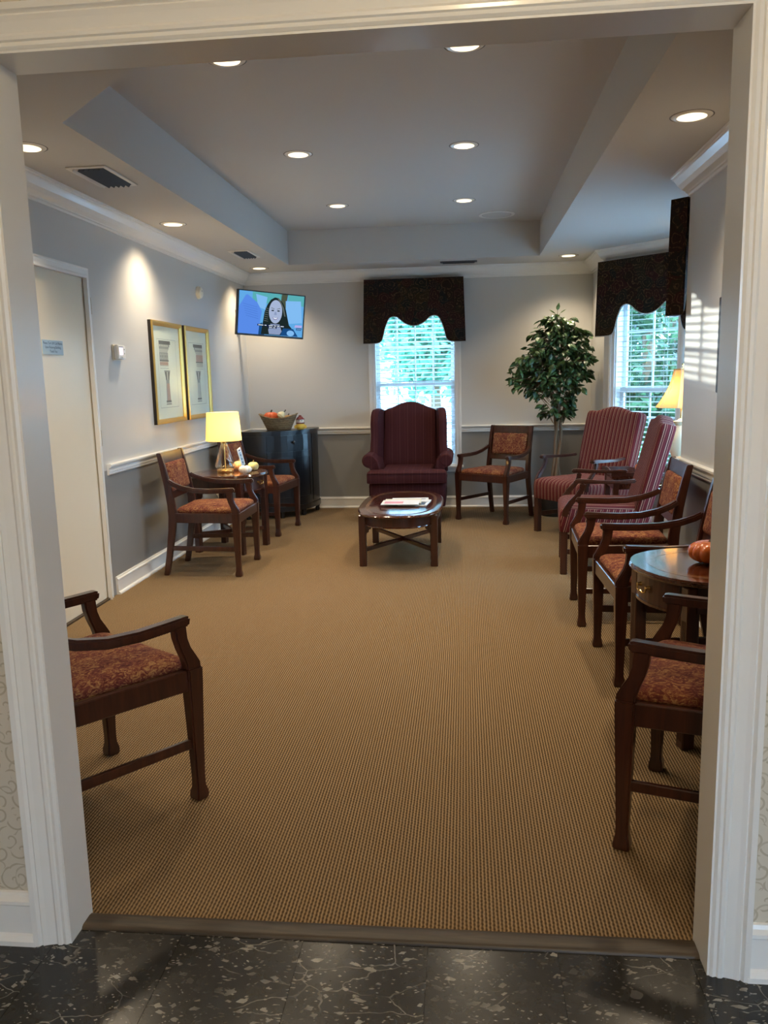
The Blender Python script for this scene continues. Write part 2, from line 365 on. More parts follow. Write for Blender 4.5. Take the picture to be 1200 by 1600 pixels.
def tag(o, label, cat, group=None):
    o['label'] = label; o['category'] = cat
    if group: o['group'] = group
    return o
def thing(name, label, cat, loc=(0, 0, 0), rz=0, group=None):
    o = D.objects.new(name, None); COL.objects.link(o); o.location = loc; o.rotation_euler = (0, 0, rz); o.empty_display_size = .1
    return tag(o, label, cat, group)
def struct(name, bm, m, label=None, smooth=False):
    o = obj(name, bm, m, None, smooth); o['kind'] = 'structure'
    if label: o['label'] = label
    return o
def dup(root, loc, rz, label, group=None):
    r = root.copy(); COL.objects.link(r); r.location = loc; r.rotation_euler = (0, 0, rz); r['label'] = label
    if group: r['group'] = group
    for ch in list(root.children):
        c = ch.copy(); COL.objects.link(c); c.parent = r
        for g_ in list(ch.children):
            d = g_.copy(); COL.objects.link(d); d.parent = c
    return r
def face_rz(f): return math.atan2(f[0], -f[1])
def text_mesh(name, body, size, m, parent, M, align='CENTER'):
    cu = D.curves.new(name, 'FONT'); cu.body = body; cu.size = size; cu.align_x = align; cu.align_y = 'CENTER'
    t = D.objects.new('tmp', cu); me = D.meshes.new_from_object(t); D.objects.remove(t)
    me.materials.append(MATS[m]); o = D.objects.new(name, me); COL.objects.link(o); o.parent = parent; o.matrix_local = M
    return o

# sheet with holes (for walls and ceilings)
def holed(bm, outer, holes, to3):
    es = []
    for lp in [outer]+holes:
        vs = [bm.verts.new(to3(u, v)) for u, v in lp]
        es += [bm.edges.new((vs[i], vs[(i+1) % len(vs)])) for i in range(len(vs))]
    bmesh.ops.triangle_fill(bm, use_beauty=True, use_dissolve=False, edges=es)
def circle(x, y, r, n=28): return [(x+r*math.cos(2*PI*i/n), y+r*math.sin(2*PI*i/n)) for i in range(n)]
def rect(a, c, d, e): return [(a, d), (c, d), (c, e), (a, e)]
def wall(name, p0, p1, z0, z1, holes, th, m='wall_paint', outward=None):
    """wall from p0 to p1 with inner face on that line and thickness th to the left of p0->p1"""
    p0, p1 = Vector(p0), Vector(p1); L = (p1-p0).length; d = (p1-p0)/L; nrm = Vector((-d.y, d.x))
    bm = B()
    holed(bm, rect(0, L, z0, z1), [rect(*h) for h in holes], lambda u, v: (p0.x+d.x*u, p0.y+d.y*u, v))
    r = bmesh.ops.extrude_face_region(bm, geom=bm.faces[:] )
    bmesh.ops.translate(bm, verts=[e for e in r['geom'] if isinstance(e, bmesh.types.BMVert)], vec=(nrm.x*th, nrm.y*th, 0))
    return struct(name, bm, m)

# mitred moulding along a plan polyline, profile (distance from wall, z); the room lies to the right of the walk
def trim(name, pts, prof, m='trim_white', label=None):
    pts = [Vector(p) for p in pts]; n = len(pts); rings = []
    for i, p in enumerate(pts):
        ds = []
        if i > 0: ds.append((pts[i]-pts[i-1]).normalized())
        if i < n-1: ds.append((pts[i+1]-pts[i]).normalized())
        ns = [Vector((d.y, -d.x)) for d in ds]
        if len(ns) == 2:
            s = (ns[0]+ns[1]); s = s/(1+ns[0].dot(ns[1]))
        else: s = ns[0]
        rings.append([(p.x+s.x*o, p.y+s.y*o, z) for o, z in prof])
    bm = B(); loft(bm, rings); return struct(name, bm, m, label)

# ================================================================= STRUCTURE
bm = B(); box(bm, XL-.1, XR+BD+.2, YN-.03, YB+.1, -.05, 0.0); struct('floor', bm, 'carpet', 'tan and brown ribbed loop carpet')
# ceiling: soffit sheet with tray hole and can holes
bay = [(XR, BY2), (XR+BD, BY2+BD), (XR+BD, BY1-BD), (XR, BY1)]
soff_outer = [(XL, YN), (XR, YN)] + bay + [(XR, YB), (XL, YB)]
CH = 1.02
TYN = 2.40
tray = [(TXL, TYF), (TXL, TYN+CH), (TXL+CH, TYN), (TXR, TYN), (TXR, TYF)]
LR = .068
tray_lights = [(-1.03, 3.71), (.008, 3.715), (-1.026, 5.244), (.004, 5.237), (-1.02, 6.79), (.003, 6.80)]
soff_lights = [(.975, 3.795), (-1.985, 3.724), (-1.99, 5.618), (-1.977, 7.934), (.96, 7.858)]
bm = B()
holed(bm, [(x, y) for x, y in soff_outer], [tray]+[circle(x, y, LR) for x, y in soff_lights], lambda u, v: (u, v, ZC))
holed(bm, tray, [circle(x, y, LR) for x, y in tray_lights], lambda u, v: (u, v, ZT))
lo = [bm.verts.new((x, y, ZC)) for x, y in tray]; hi = [bm.verts.new((x, y, ZT)) for x, y in tray]
for i in range(len(tray)):
    k = (i+1) % len(tray); bm.faces.new((lo[i], lo[k], hi[k], hi[i]))
bmesh.ops.remove_doubles(bm, verts=bm.verts, dist=1e-5)
struct('ceiling', bm, 'ceiling_paint', 'white tray ceiling with a sloping corner')

# walls
TH = .14
DZ, DY0, DY1 = 2.037, 3.90, 4.815            # door on the left wall
wall('wall_left', (XL, YN), (XL, YB), 0, ZC, [(DY0-YN, DY1-YN, .0005, DZ)], TH)
WX0, WX1, WZ0, WZ1 = -.925, -.092, .44, 2.06
wall('wall_back', (XL-.14, YB), (XR+.02, YB), 0, ZC, [(WX0-XL+.14, WX1-XL+.14, WZ0, WZ1)], TH)
wall('wall_right_far', (XR, YB), (XR, BY1), 0, ZC, [], .05)
S0, S1, BZ0, BZ1 = .122, .745, .44, 2.00
pA, pB, pC, pD = Vector((XR, BY1)), Vector((XR+BD, BY1-BD)), Vector((XR+BD, BY2+BD)), Vector((XR, BY2))
wall('wall_bay_far', pA, pB, 0, ZC, [(S0, S1, BZ0, BZ1)], TH)
LC = (pC-pB).length
wall('wall_bay_middle', pB, pC, 0, ZC, [(.12, LC/2-.05, BZ0, BZ1), (LC/2+.05, LC-.12, BZ0, BZ1)], TH)
wall('wall_bay_near', pC, pD, 0, ZC, [(BL-S1, BL-S0, BZ0, BZ1)], TH)
wall('wall_right', pD, (XR, JYF+.05), 0, ZC, [], .12)
# doorway wall: room side plain, foyer side papered
FX0, FX1, FZ = -2.6, 2.3, 2.55
bm = B()
for x0, x1, z0, z1 in ((FX0, JXL-.0205, 0, FZ), (JXR+.0205, FX1, 0, FZ), (JXL-.0205, JXR+.0205, ZL+.0205, FZ)): box(bm, x0, x1, JYF+.012, YN-.004, z0, z1)
struct('wall_front', bm, 'wallpaper', 'cream foyer wallpaper with curling vine scrolls')

# door jamb lining
bm = B(); box(bm, JXL-.02, JXL, JYF+.001, YN+.004, 0, ZL); box(bm, JXR, JXR+.02, JYF+.001, YN+.004, 0, ZL); box(bm, JXL-.02, JXR+.02, JYF+.001, YN+.004, ZL, ZL+.02)
struct('trim_1', bm, 'trim_white', 'painted lining of the wide doorway')
# casing on the foyer side (profile: distance from the opening, projection)
CW = .082
cas = [(0, 0), (0, .012), (.006, .016), (.014, .014), (.017, .018), (.024, .019), (.030, .015), (.050, .020), (.060, .024), (.064, .021), (.070, .028), (CW, .030), (CW, 0)]
def casing(name, path, prof, to3, m='trim_white', label=None):
    """casing swept round an opening; path in (u,v), offset to the outside"""
    rings = []; n = len(path); path = [Vector(p) for p in path]
    for i, p in enumerate(path):
        ds = []
        if i > 0: ds.append((path[i]-path[i-1]).normalized())
        if i < n-1: ds.append((path[i+1]-path[i]).normalized())
        ns = [Vector((-d.y, d.x)) for d in ds]
        s = (ns[0]+ns[1])/(1+ns[0].dot(ns[1])) if len(ns) == 2 else ns[0]
        rings.append([to3(p.x+s.x*o, p.y+s.y*o, h) for o, h in prof])
    bm = B(); loft(bm, rings); return struct(name, bm, m, label)
casing('trim_2', [(JXL-.005, 0), (JXL-.005, ZL+.005), (JXR+.005, ZL+.005), (JXR+.005, 0)], cas, lambda u, v, h: (u, JYF+.012-h, v), label='fluted white casing round the wide doorway')
# foyer floor: slab and marble tiles
bm = B(); box(bm, FX0, FX1, -2.4, YN-.055, -.06, -.008); fl = struct('floor_foyer', bm, 'black_gap', 'black marble tile floor of the foyer')
TS = .3048; tile = None
for j in range(5):
    for i in range(10):
        x0 = -1.62+i*TS; y1 = 1.7375-j*TS
        if tile is None:
            bm = B(); box(bm, .0006, TS-.0006, .0006, TS-.0006, -.0085, -.0005); tile = obj('tile', bm, 'marble', fl); t_ = tile
        else: t_ = tile.copy(); COL.objects.link(t_)
        t_.location = (x0, y1-TS, 0)
# threshold
bm = B(); prism(bm, [(1.736, -.008), (1.736, .002), (1.739, .006), (1.746, .0085), (1.780, .009), (1.792, .006), (1.796, .001), (1.796, -.008)], JXL+.001, JXR-.001, 'YZ'); struct('trim_3', bm, 'threshold_wood', 'dark worn threshold strip between carpet and marble', True)
# foyer shell behind the camera
bm = B(); box(bm, FX0-.1, FX0, -2.4, YN-.01, 0, FZ); struct('wall_foyer_left', bm, 'wallpaper')
bm = B(); box(bm, FX1, FX1+.1, -2.4, JYF+.012, 0, FZ); struct('wall_foyer_right', bm, 'wallpaper')
wall('wall_foyer_back', (FX1, -2.4), (FX0, -2.4), 0, FZ, [(.3, 1.0, .1, 2.0)], .1, 'wallpaper')
bm = B(); box(bm, FX0, FX1, -2.4, JYF+.012, FZ, FZ+.05); struct('ceiling_foyer', bm, 'ceiling_paint')

# mouldings
crown = [(0, 2.314), (.010, 2.314), (.012, 2.326), (.022, 2.329), (.024, 2.336), (.032, 2.342), (.046, 2.352), (.066, 2.372), (.080, 2.394), (.086, 2.402), (.092, 2.404), (.094, 2.412), (.102, 2.414), (.102, ZC), (0, ZC)]
rail = [(0, .778), (.010, .779), (.014, .786), (.012, .797), (.018, .800), (.018, .812), (.012, .817), (.014, .822), (.026, .829), (.031, .836), (.031, .846), (.026, .850), (0, .850)]
basep = [(0, 0), (.028, 0), (.028, .008), (.022, .016), (.015, .020), (.014, .090), (.018, .094), (.018, .101), (.010, .108), (.008, .116), (0, .117)]
ring = [(XL, YN), (XL, YB), (XR, YB), (XR, BY1), tuple(pB), tuple(pC), (XR, BY2), (XR, YN)]
trim('trim_4', ring, crown, label='white crown moulding round the room')
DC = .062
trim('trim_5', [(XL, DY1+DC), (XL, YB), (WX0-.055, YB)], rail, label='white chair rail on left and back walls')
trim('trim_6', [(WX1+.055, YB), (XR, YB), (XR, BY1), tuple(pA+(pB-pA).normalized()*(S0-.055))], rail, label='white chair rail right of the back window')
trim('trim_7', [tuple(pC+(pD-pC).normalized()*(BL-S0+.055)), (XR, BY2), (XR, YN)], rail, label='white chair rail on the near right wall')
trim('trim_8', [(XL, YN), (XL, DY0-DC)], rail)
trim('baseboard_left', [(XL, DY1+DC), (XL, YB), (XR, YB), (XR, BY1), tuple(pB), tuple(pC), (XR, BY2), (XR, YN)], basep, label='white baseboard round the room')
trim('baseboard_front', [(XL, YN), (XL, DY0-DC)], basep)
fb = [(0, -.003), (.030, -.003), (.030, .012), (.022, .022), (.016, .026), (.015, .098), (.020, .104), (.019, .112), (.010, .120), (.006, .128), (0, .130)]
trim('baseboard_foyer_left', [(FX0, JYF+.012), (JXL-CW-.001, JYF+.012)], fb, label='white foyer baseboard left of the doorway')
trim('baseboard_foyer_right', [(JXR+CW+.001, JYF+.012), (FX1, JYF+.012)], fb, label='white foyer baseboard right of the doorway')

# ---------------------------------------------------------------- door on the left wall
dr = D.objects.new('door_1', None); COL.objects.link(dr); dr['kind'] = 'structure'; dr['label'] = 'cream flush door with brass hinges on the left wall'
bm = B(); box(bm, XL-.050, XL-.006, DY0+.003, DY1-.004, .012, DZ-.006); bev(bm, .002, 1); obj('door_leaf', bm, 'door_white', dr)
bm = B(); box(bm, XL-.135, XL-.095, DY0-.0, DY1, .0, DZ); obj('door_backing', bm, 'black_gap', dr)
for z in (1.82, 1.02, .27):
    bm = B(); lathe(bm, [(.007, z-.05), (.007, z+.05)], XL+.005, DY1-.001, 10); box(bm, XL-.008, XL+.0015, DY1-.026, DY1+.024, z-.046, z+.046); obj('hinge', bm, 'old_brass', dr)
dcas = [(0, 0), (0, .010), (.010, .014), (.016, .012), (.040, .016), (.050, .024), (DC, .026), (DC, 0)]
casing('trim_9', [(DY1, 0), (DY1, DZ), (DY0, DZ), (DY0, 0)], [(o, h) for o, h in dcas], lambda u, v, h: (XL+h, u, v), label='white casing round the cream door').name = 'trim_9'
bm = B(); box(bm, XL-.06, XL+.012, DY0, DY1, .0005, .011); struct('trim_10', bm, 'threshold_wood', 'brown wooden sill under the cream door')
# door sign
sg = thing('door_sign', 'small blue notice asking to silence phones, stuck on the cream door', 'sign', (XL-.006, 4.335, 1.557))
bm = B(); box(bm, .0005, .004, -.113, .113, -.039, .039); bev(bm, .001, 1); obj('plate', bm, 'sign_blue', sg)
for i, s_ in enumerate(('Please Turn Off Cell Phones', 'Upon Entering Building.', 'Thank You')):
    text_mesh('lettering', s_, .0185, 'sign_text', sg, Matrix.Translation((.0046, 0, .022-.022*i)) @ Matrix.Rotation(PI/2, 4, 'Z') @ Matrix.Rotation(PI/2, 4, 'X'))

# ---------------------------------------------------------------- windows
def window(name, p0, p1, a, c, z0, z1, zm, cols, rows, label, th=TH):
    """p0->p1 wall line (room on the right); opening a..c, z0..z1; local x along wall, y outward, z up"""
    p0, p1 = Vector(p0), Vector(p1); d = (p1-p0).normalized(); ang = math.atan2(d.y, d.x)
    w = D.objects.new(name, None); COL.objects.link(w); w.location = (p0.x, p0.y, 0); w.rotation_euler = (0, 0, ang); w['kind'] = 'structure'; w['label'] = label
    # jamb lining
    bm = B(); box(bm, a, a+.012, -.001, th, z0, z1); box(bm, c-.012, c, -.001, th, z0, z1); box(bm, a, c, -.001, th, z1-.012, z1); box(bm, a, c, .0, th, z0, z0+.012); obj('window_jamb', bm, 'trim_white', w)
    # casing (sides and head) and sill
    rings = []; bm = B()
    for x0, x1 in ((a-.055, a), (c, c+.055)):
        box(bm, x0, x1, -.018, 0, z0-.0, z1+.055); xm = (x0 if x0 < a else c+.030); box(bm, xm, xm+.025, -.024, -.018, z0, z1+.055)
    box(bm, a, c, -.018, 0, z1, z1+.055); bev(bm, .002, 1); obj('window_casing', bm, 'trim_white', w)
    bm = B(); box(bm, a-.075, c+.075, -.050, .02, z0-.022, z0); box(bm, a-.055, c+.055, -.016, 0, z0-.068, z0-.022); bev(bm, .004, 2); obj('window_sill', bm, 'trim_white', w)
    # sashes
    a2, c2, z2, z3 = a+.012, c-.012, z0+.012, z1-.012
    for k, (s0, s1, y) in enumerate(((z2, zm+.022, .070), (zm-.022, z3, .100))):
        bm = B(); f_ = .038
        box(bm, a2, a2+f_, y, y+.028, s0, s1); box(bm, c2-f_, c2, y, y+.028, s0, s1)
        box(bm, a2+f_, c2-f_, y, y+.028, s0, s0+(.05 if k == 0 else .044)); box(bm, a2+f_, c2-f_, y, y+.028, s1-.044, s1); sa = obj('sash', bm, 'vinyl_white', w)
        gx0, gx1, gz0, gz1 = a2+f_, c2-f_, s0+.044, s1-.044
        for i in range(1, cols):
            x = gx0+(gx1-gx0)*i/cols; bm = B(); box(bm, x-.008, x+.008, y+.009, y+.021, gz0, gz1); obj('muntin', bm, 'vinyl_white', sa)
        for i in range(1, rows):
            z = gz0+(gz1-gz0)*i/rows; bm = B(); box(bm, gx0, gx1, y+.010, y+.020, z-.008, z+.008); obj('muntin', bm, 'vinyl_white', sa)
        bm = B(); box(bm, gx0-.002, gx1+.002, y+.013, y+.016, gz0-.002, gz1+.002); obj('pane', bm, 'pane_glass', sa)
    return w
window('window_1', (XL-.14, YB), (XR, YB), WX0-XL+.14, WX1-XL+.14, WZ0, WZ1, 1.272, 4, 2, 'double hung window behind the burgundy wing chair')
window('window_2', pA, pB, S0, S1, BZ0, BZ1, 1.19, 2, 3, 'double hung window in the far slanted bay wall')
window('window_3', pB, pC, .12, LC/2-.05, BZ0, BZ1, 1.19, 2, 3, 'bay window beside the corner')
window('window_4', pB, pC, LC/2+.05, LC-.12, BZ0, BZ1, 1.19, 2, 3, 'bay window nearer the lamp')
window('window_5', pC, pD, BL-S1, BL-S0, BZ0, BZ1, 1.19, 2, 3, 'near slanted bay window')

def blind(name, label, p0, p1, a, c, ztop, zbot, tilt, cords, group):
    p0, p1 = Vector(p0), Vector(p1); d = (p1-p0).normalized(); ang = math.atan2(d.y, d.x)
    t = thing(name, label, 'blind', (p0.x, p0.y, 0), ang, group)
    yc = .036; bm = B(); box(bm, a, c, yc-.028, yc+.028, ztop-.045, ztop); bev(bm, .003, 1); obj('head_rail', bm, 'slat_white', t)
    bm = B(); box(bm, a, c, yc-.024, yc+.024, zbot, zbot+.016); bev(bm, .004, 1); obj('bottom_rail', bm, 'slat_white', t)
    bm = B(); prism(bm, [(-.0245, -.0008), (-.012, .0012), (0, .0018), (.012, .0012), (.0245, -.0008), (.0245, -.0034), (.012, -.0014), (0, -.0008), (-.012, -.0014), (-.0245, -.0034)], a, c, 'YZ')
    sl = obj('slat', bm, 'slat_white', t); first = True; z = zbot+.05
    while z < ztop-.06:
        o = sl if first else sl.copy()
        if not first: COL.objects.link(o); o.parent = t
        o.location = (0, yc, z); o.rotation_euler = (tilt, 0, 0); first = False; z += .0445
    for x in cords:
        bm = B()
        for y in (yc-.026, yc+.026): box(bm, x-.0018, x+.0018, y-.0008, y+.0008, zbot+.01, ztop-.04)
        obj('ladder_cord', bm, 'cord_white', t)
    return t
ox = -XL+.14
blind('window_blind', 'white horizontal slat blind in the back window behind the wing chair', (XL-.14, YB), (XR, YB), WX0+ox+.016, WX1+ox-.016, WZ1-.014,   .545, -.22, [WX0+ox+.22, (WX0+WX1)/2+ox, WX1+ox-.22], 'window blinds')
blind('window_blind', 'white horizontal slat blind in the bay window by the ficus tree', pA, pB, S0+.016, S1-.016, BZ1-.014, .55, .12, [S0+.12, S1-.14], 'window blinds')

# valances
def valance(name, label, p0, p1, a, c, z0, z1, depth, side_in=.02):
    p0, p1 = Vector(p0), Vector(p1); d = (p1-p0).normalized(); ang = math.atan2(d.y, d.x); w = c-a
    t = thing(name, label, 'valance', (p0.x, p0.y, 0), ang, 'paisley valances')
    prof = [(0, 0), (.155, 0), (.185, .03), (.20, .085), (.213, .15), (.243, .225), (.262, .252), (.285, .262), (.315, .262), (.345, .25), (.385, .21), (.43, .18), (.475, .168), (.5, .167)]
    prof = prof + [(1-u, v) for u, v in reversed(prof[:-1])]
    pts = []                                   # smooth the scallop
    for i in range(len(prof)-1):
        (u0_, v0_), (u1_, v1_) = prof[i], prof[i+1]
        for k in range(3): pts.append((u0_+(u1_-u0_)*k/3, v0_+(v1_-v0_)*k/3))
    pts.append(prof[-1])
    for _ in range(2): pts = [pts[0]]+[((pts[i-1][0]+2*pts[i][0]+pts[i+1][0])/4, (pts[i-1][1]+2*pts[i][1]+pts[i+1][1])/4) for i in range(1, len(pts)-1)]+[pts[-1]]
    H = z1-z0
    def X(u, v): k = 1-v/H; return a+side_in*(1-k) + u*(w-2*side_in*(1-k))
    bm = B(); n = len(pts); rows = 5
    rings = []
    for y in (-depth, -depth+.012):
        rings.append([(X(u, v), y-(.0), z0+v) for u, v in pts] + [(X(1, H), y+.004, z1), (X(0, H), y+.004, z1)])
    loft(bm, rings); bmesh.ops.triangulate(bm, faces=[f for f in bm.faces if len(f.verts) > 4]); obj('face_panel', bm, 'paisley', t)
    for s in (0, 1):
        bm = B(); x0 = X(s, 0); x1 = X(s, H); q = .011*(1 if s == 0 else -1)
        loft(bm, [[(x0, -depth+.0125, z0), (x0+q, -depth+.0125, z0), (x0+q, -.026, z0), (x0, -.026, z0)], [(x1, -depth+.017, z1), (x1+q, -depth+.017, z1), (x1+q, -.026, z1), (x1, -.026, z1)]]); obj('return_panel', bm, 'paisley', t)
    bm = B(); box(bm, a+side_in+.012, c-side_in-.012, -depth+.018, -.001, z1-.022, z1-.002); obj('mounting_board', bm, 'paisley', t)
    bm = B(); sweep(bm, [(X(u, v), -depth-.001, z0+v) for u, v in pts], .007, .007, (0, 1, 0), None, 6); obj('piping', bm, 'pipe_grey', t, True)
    return t
valance('window_valance', 'dark paisley scalloped valance above the wing chair window', (XL-.14, YB), (XR, YB), -1.018+ox, .012+ox, 1.69, 2.318, .125)
valance('window_valance', 'dark paisley scalloped valance over the bay window by the ficus', pA, pB, -.03, 1.025, 1.67, 2.318, .10, .015)
valance('window_valance', 'narrow edge of a dark paisley valance at the near right wall corner', pC, pD, BL-.985, BL-.005, 1.67, 2.318, .135, .015)

# ---------------------------------------------------------------- ceiling fittings
cans = {}
def can(z, x, y, label, room):
    t = thing('recessed_light', label, 'ceiling light', (x, y, z), 0, 'recessed ceiling lights')
    if not cans:
        bm = B(); n = 28
        loft(bm, [[(r*math.cos(2*PI*j/n), r*math.sin(2*PI*j/n), h) for j in range(n)] for r, h in ((.060, -.001), (.062, -.005), (.080, -.005), (.086, -.0006))], False); cans['r'] = obj('trim_ring', bm, 'can_white', t, True)
        bm = B(); lathe(bm, [(.0845, -.0004), (.089, -.0016), (.092, -.0004)], 0, 0, n, cap=False); cans['s'] = obj('shadow_gap', bm, 'can_dark', t)
        bm = B(); loft(bm, [[(r*math.cos(2*PI*j/n), r*math.sin(2*PI*j/n), h) for j in range(n)] for r, h in ((.061, -.002), (.058, .030), (.050, .085), (.050, .11))], False); bm.faces.new([v for v in bm.verts if v.co.z > .1]); cans['b'] = obj('baffle', bm, 'can_white', t, True)
        bm = B(); lathe(bm, [(.012, .046), (.034, .048), (.042, .055), (.040, .075), (.018, .10)], 0, 0, 20); cans['l'] = obj('bulb', bm, 'bulb', t, True)
        ld = D.lights.new('can_spot', 'SPOT'); ld.energy = SPOT_W; ld.color = WARM; ld.spot_size = 2.15; ld.spot_blend = 1.0; ld.shadow_soft_size = .05; cans['d'] = ld
    else:
        for k in 'rsbl':
            o = cans[k].copy(); COL.objects.link(o); o.parent = t
    lo_ = D.objects.new('can_spot', cans['d']); COL.objects.link(lo_); lo_.parent = t; lo_.location = (0, 0, .012)
rows = ['nearest', 'middle', 'farthest']
for i, (x, y) in enumerate(tray_lights):
    can(ZT, x, y, 'round recessed light in the raised tray ceiling, %s in the %s row' % (rows[i//2], 'left' if i % 2 == 0 else 'right'), 1)
for (x, y), l in zip(soff_lights, ('large recessed light in the lowered ceiling above the right wall crown', 'recessed light half hidden by the left doorway jamb', 'recessed light in the lowered ceiling between the two left vents', 'recessed light in the lowered ceiling above the television', 'recessed light in the lowered ceiling above the ficus tree')):
    can(ZC, x, y, l, 1)
sp = thing('ceiling_speaker', 'flat round white speaker grille in the tray ceiling', 'speaker', (.286, 7.44, ZT))
bm = B(); lathe(bm, [(.02, -.0062), (.128, -.006), (.13, -.0005)], 0, 0, 36); obj('grille', bm, 'grille', sp)
bm = B(); loft(bm, [[(r*math.cos(2*PI*j/36), r*math.sin(2*PI*j/36), h) for j in range(36)] for r, h in ((.131, -.001), (.133, -.007), (.155, -.006), (.158, -.0005))], False); obj('rim', bm, 'vent_white', sp, True)
def vent(label, x0, x1, y0, y1, z, n, along, mats=('vent_white', 'vent_dark')):
    t = thing('ceiling_vent', label, 'vent', ((x0+x1)/2, (y0+y1)/2, z), 0, 'ceiling vents'); w, h = (x1-x0)/2, (y1-y0)/2; f = .022
    bm = B(); box(bm, -w, w, -h, -h+f, -.008, -.0005); box(bm, -w, w, h-f, h, -.008, -.0005); box(bm, -w, -w+f, -h+f, h-f, -.008, -.0005); box(bm, w-f, w, -h+f, h-f, -.008, -.0005); bev(bm, .002, 1); obj('frame', bm, mats[0], t)
    bm = B(); box(bm, -w+f, w-f, -h+f, h-f, -.0015, -.0004); obj('backing', bm, 'vent_dark', t)
    for i in range(n):
        bm = B()
        if along == 'Y': x = -w+f+(2*w-2*f)*(i+.5)/n; box(bm, -.0010, .0010, -h+f, h-f, -.012, .012, Matrix.Translation((x, 0, -.010)) @ Matrix.Rotation(.75, 4, 'Y'))
        else: y = -h+f+(2*h-2*f)*(i+.5)/n; box(bm, -w+f, w-f, -.0010, .0010, -.010, .010, Matrix.Translation((0, y, -.009)) @ Matrix.Rotation(.9, 4, 'X'))
        obj('louvre', bm, mats[1] if i > 0 else mats[0], t)
vent('ceiling vent with dark blades near the left crown, closest to the doorway', -1.985, -1.775, 4.08, 4.49, ZC, 6, 'Y')
vent('small ceiling vent with dark blades toward the television corner', -1.965, -1.785, 6.82, 7.22, ZC, 6, 'Y')
vent('slim dark ceiling vent above the back window valance', -.225, .122, 7.94, 8.03, ZC, 4, 'X', ('vent_dark', 'vent_dark'))

# ================================================================= FURNITURE
# ---- guest armchair (front = -Y)
def make_armchair(label, loc, rz):
    t = thing('armchair', label, 'chair', loc, rz, 'wooden waiting room armchairs')
    for s in (-1, 1):
        bm = B(); X = s*.262
        secs = [(0, .0235, .0235), (.022, .0235, .0235), (.045, .0175, .0185), (.075, .0165, .018), (.22, .0195, .022), (.40, .0245, .027), (.452, .025, .028)]
        loft(bm, [[(X-a, -.25-b_, z), (X+a, -.25-b_, z), (X+a, -.25+b_, z), (X-a, -.25+b_, z)] for z, a, b_ in secs]); bev(bm, .005, 2, .8); obj('leg', bm, 'mahogany', t, True)
        # rear leg and back post in one sweep
        bm = B()
        path = [(s*.222, .285, 0), (s*.221, .258, .14), (s*.219, .228, .32), (s*.218, .218, .42), (s*.217, .222, .50), (s*.216, .242, .64), (s*.215, .272, .79), (s*.215, .290, .868)]
        loft(bm, [[(x-.0165, y-d_, z), (x+.0165, y-d_, z), (x+.0165, y+d_, z), (x-.0165, y+d_, z)] for (x, y, z), d_ in zip(path, (.019, .021, .025, .028, .027, .023, .019, .016))]); bev(bm, .004, 2, .8); obj('back_post', bm, 'mahogany', t, True)
        # arm post
        bm = B(); prof = [(-.277, .445), (-.276, .465), (-.262, .490), (-.244, .520), (-.234, .550), (-.230, .600), (-.186, .600), (-.190, .560), (-.200, .525), (-.214, .490), (-.222, .462), (-.222, .445)]
        prism(bm, prof, X-.017, X+.017, 'YZ'); bev(bm, .005, 2, .9); obj('arm_post', bm, 'mahogany', t, True)
        # arm
        bm = B(); pa = [(X, -.246, .606), (X*1.0, -.232, .6085), (X*1.01, -.16, .606), (X*1.02, -.06, .604), (X*1.0, .04, .609), (X*.955, .13, .627), (X*.90, .195, .652), (X*.862, .232, .675)]
        sweep(bm, pa, .042, .033, (0, 0, 1), [.92, 1, 1, 1, .98, .95, .9, .85]); bev(bm, .007, 2, .8); obj('arm', bm, 'mahogany', t, True)
        # side stretcher
        bm = B(); sweep(bm, [(X*.99, -.235, .195), (s*.221, .255, .195)], .017, .032); bev(bm, .003, 1); obj('stretcher', bm, 'mahogany', t)
    bm = B()
    sweep(bm, [(-.24, -.258, .412), (.24, -.258, .412)], .026, .068)
    for s in (-1, 1): sweep(bm, [(s*.262, -.232, .412), (s*.220, .205, .412)], .026, .068)
    sweep(bm, [(-.206, .214, .41), (.206, .214, .41)], .022, .06); bev(bm, .003, 1); obj('seat_frame', bm, 'mahogany', t)
    bm = B(); ol = []
    for (x, y) in rrect(1, 1, .09, 5): ol.append((x*(.488 if y < 0 else .415)*(1 if abs(y) > .4 else 1), y*.455-.028))
    pillow(bm, ol, [(.440, .012), (.446, .002), (.458, -.002), (.470, .004), (.480, .022), (.487, .06), (.491, .11), (.493, .17)]); obj('seat', bm, 'damask', t, True)
    # back: rails and padded panel, leaning with the posts
    lean = math.atan2(.068, .368); M = Matrix.Translation((0, .222, .50)) @ Matrix.Rotation(-lean, 4, 'X')
    bm = B(); box(bm, -.200, .200, -.013, .013, .298, .372, M); bev(bm, .004, 2); obj('top_rail', bm, 'mahogany', t)
    bm = B(); box(bm, -.200, .200, -.011, .011, .042, .098, M); bev(bm, .003, 1); obj('lower_rail', bm, 'mahogany', t)
    bm = B(); box(bm, -.200, .200, .002, .011, .098, .298, M); obj('back_board', bm, 'mahogany', t)
    bm = B(); M2 = M @ Matrix.Translation((0, 0, .195)) @ Matrix.Rotation(PI/2, 4, 'X')
    pillow(bm, rrect(.375, .205, .018, 3), [(-.001, .002), (.014, -.001), (.022, .004), (.029, .016), (.034, .045), (.035, .07)], M2); obj('back_pad', bm, 'damask', t, True)
    return t
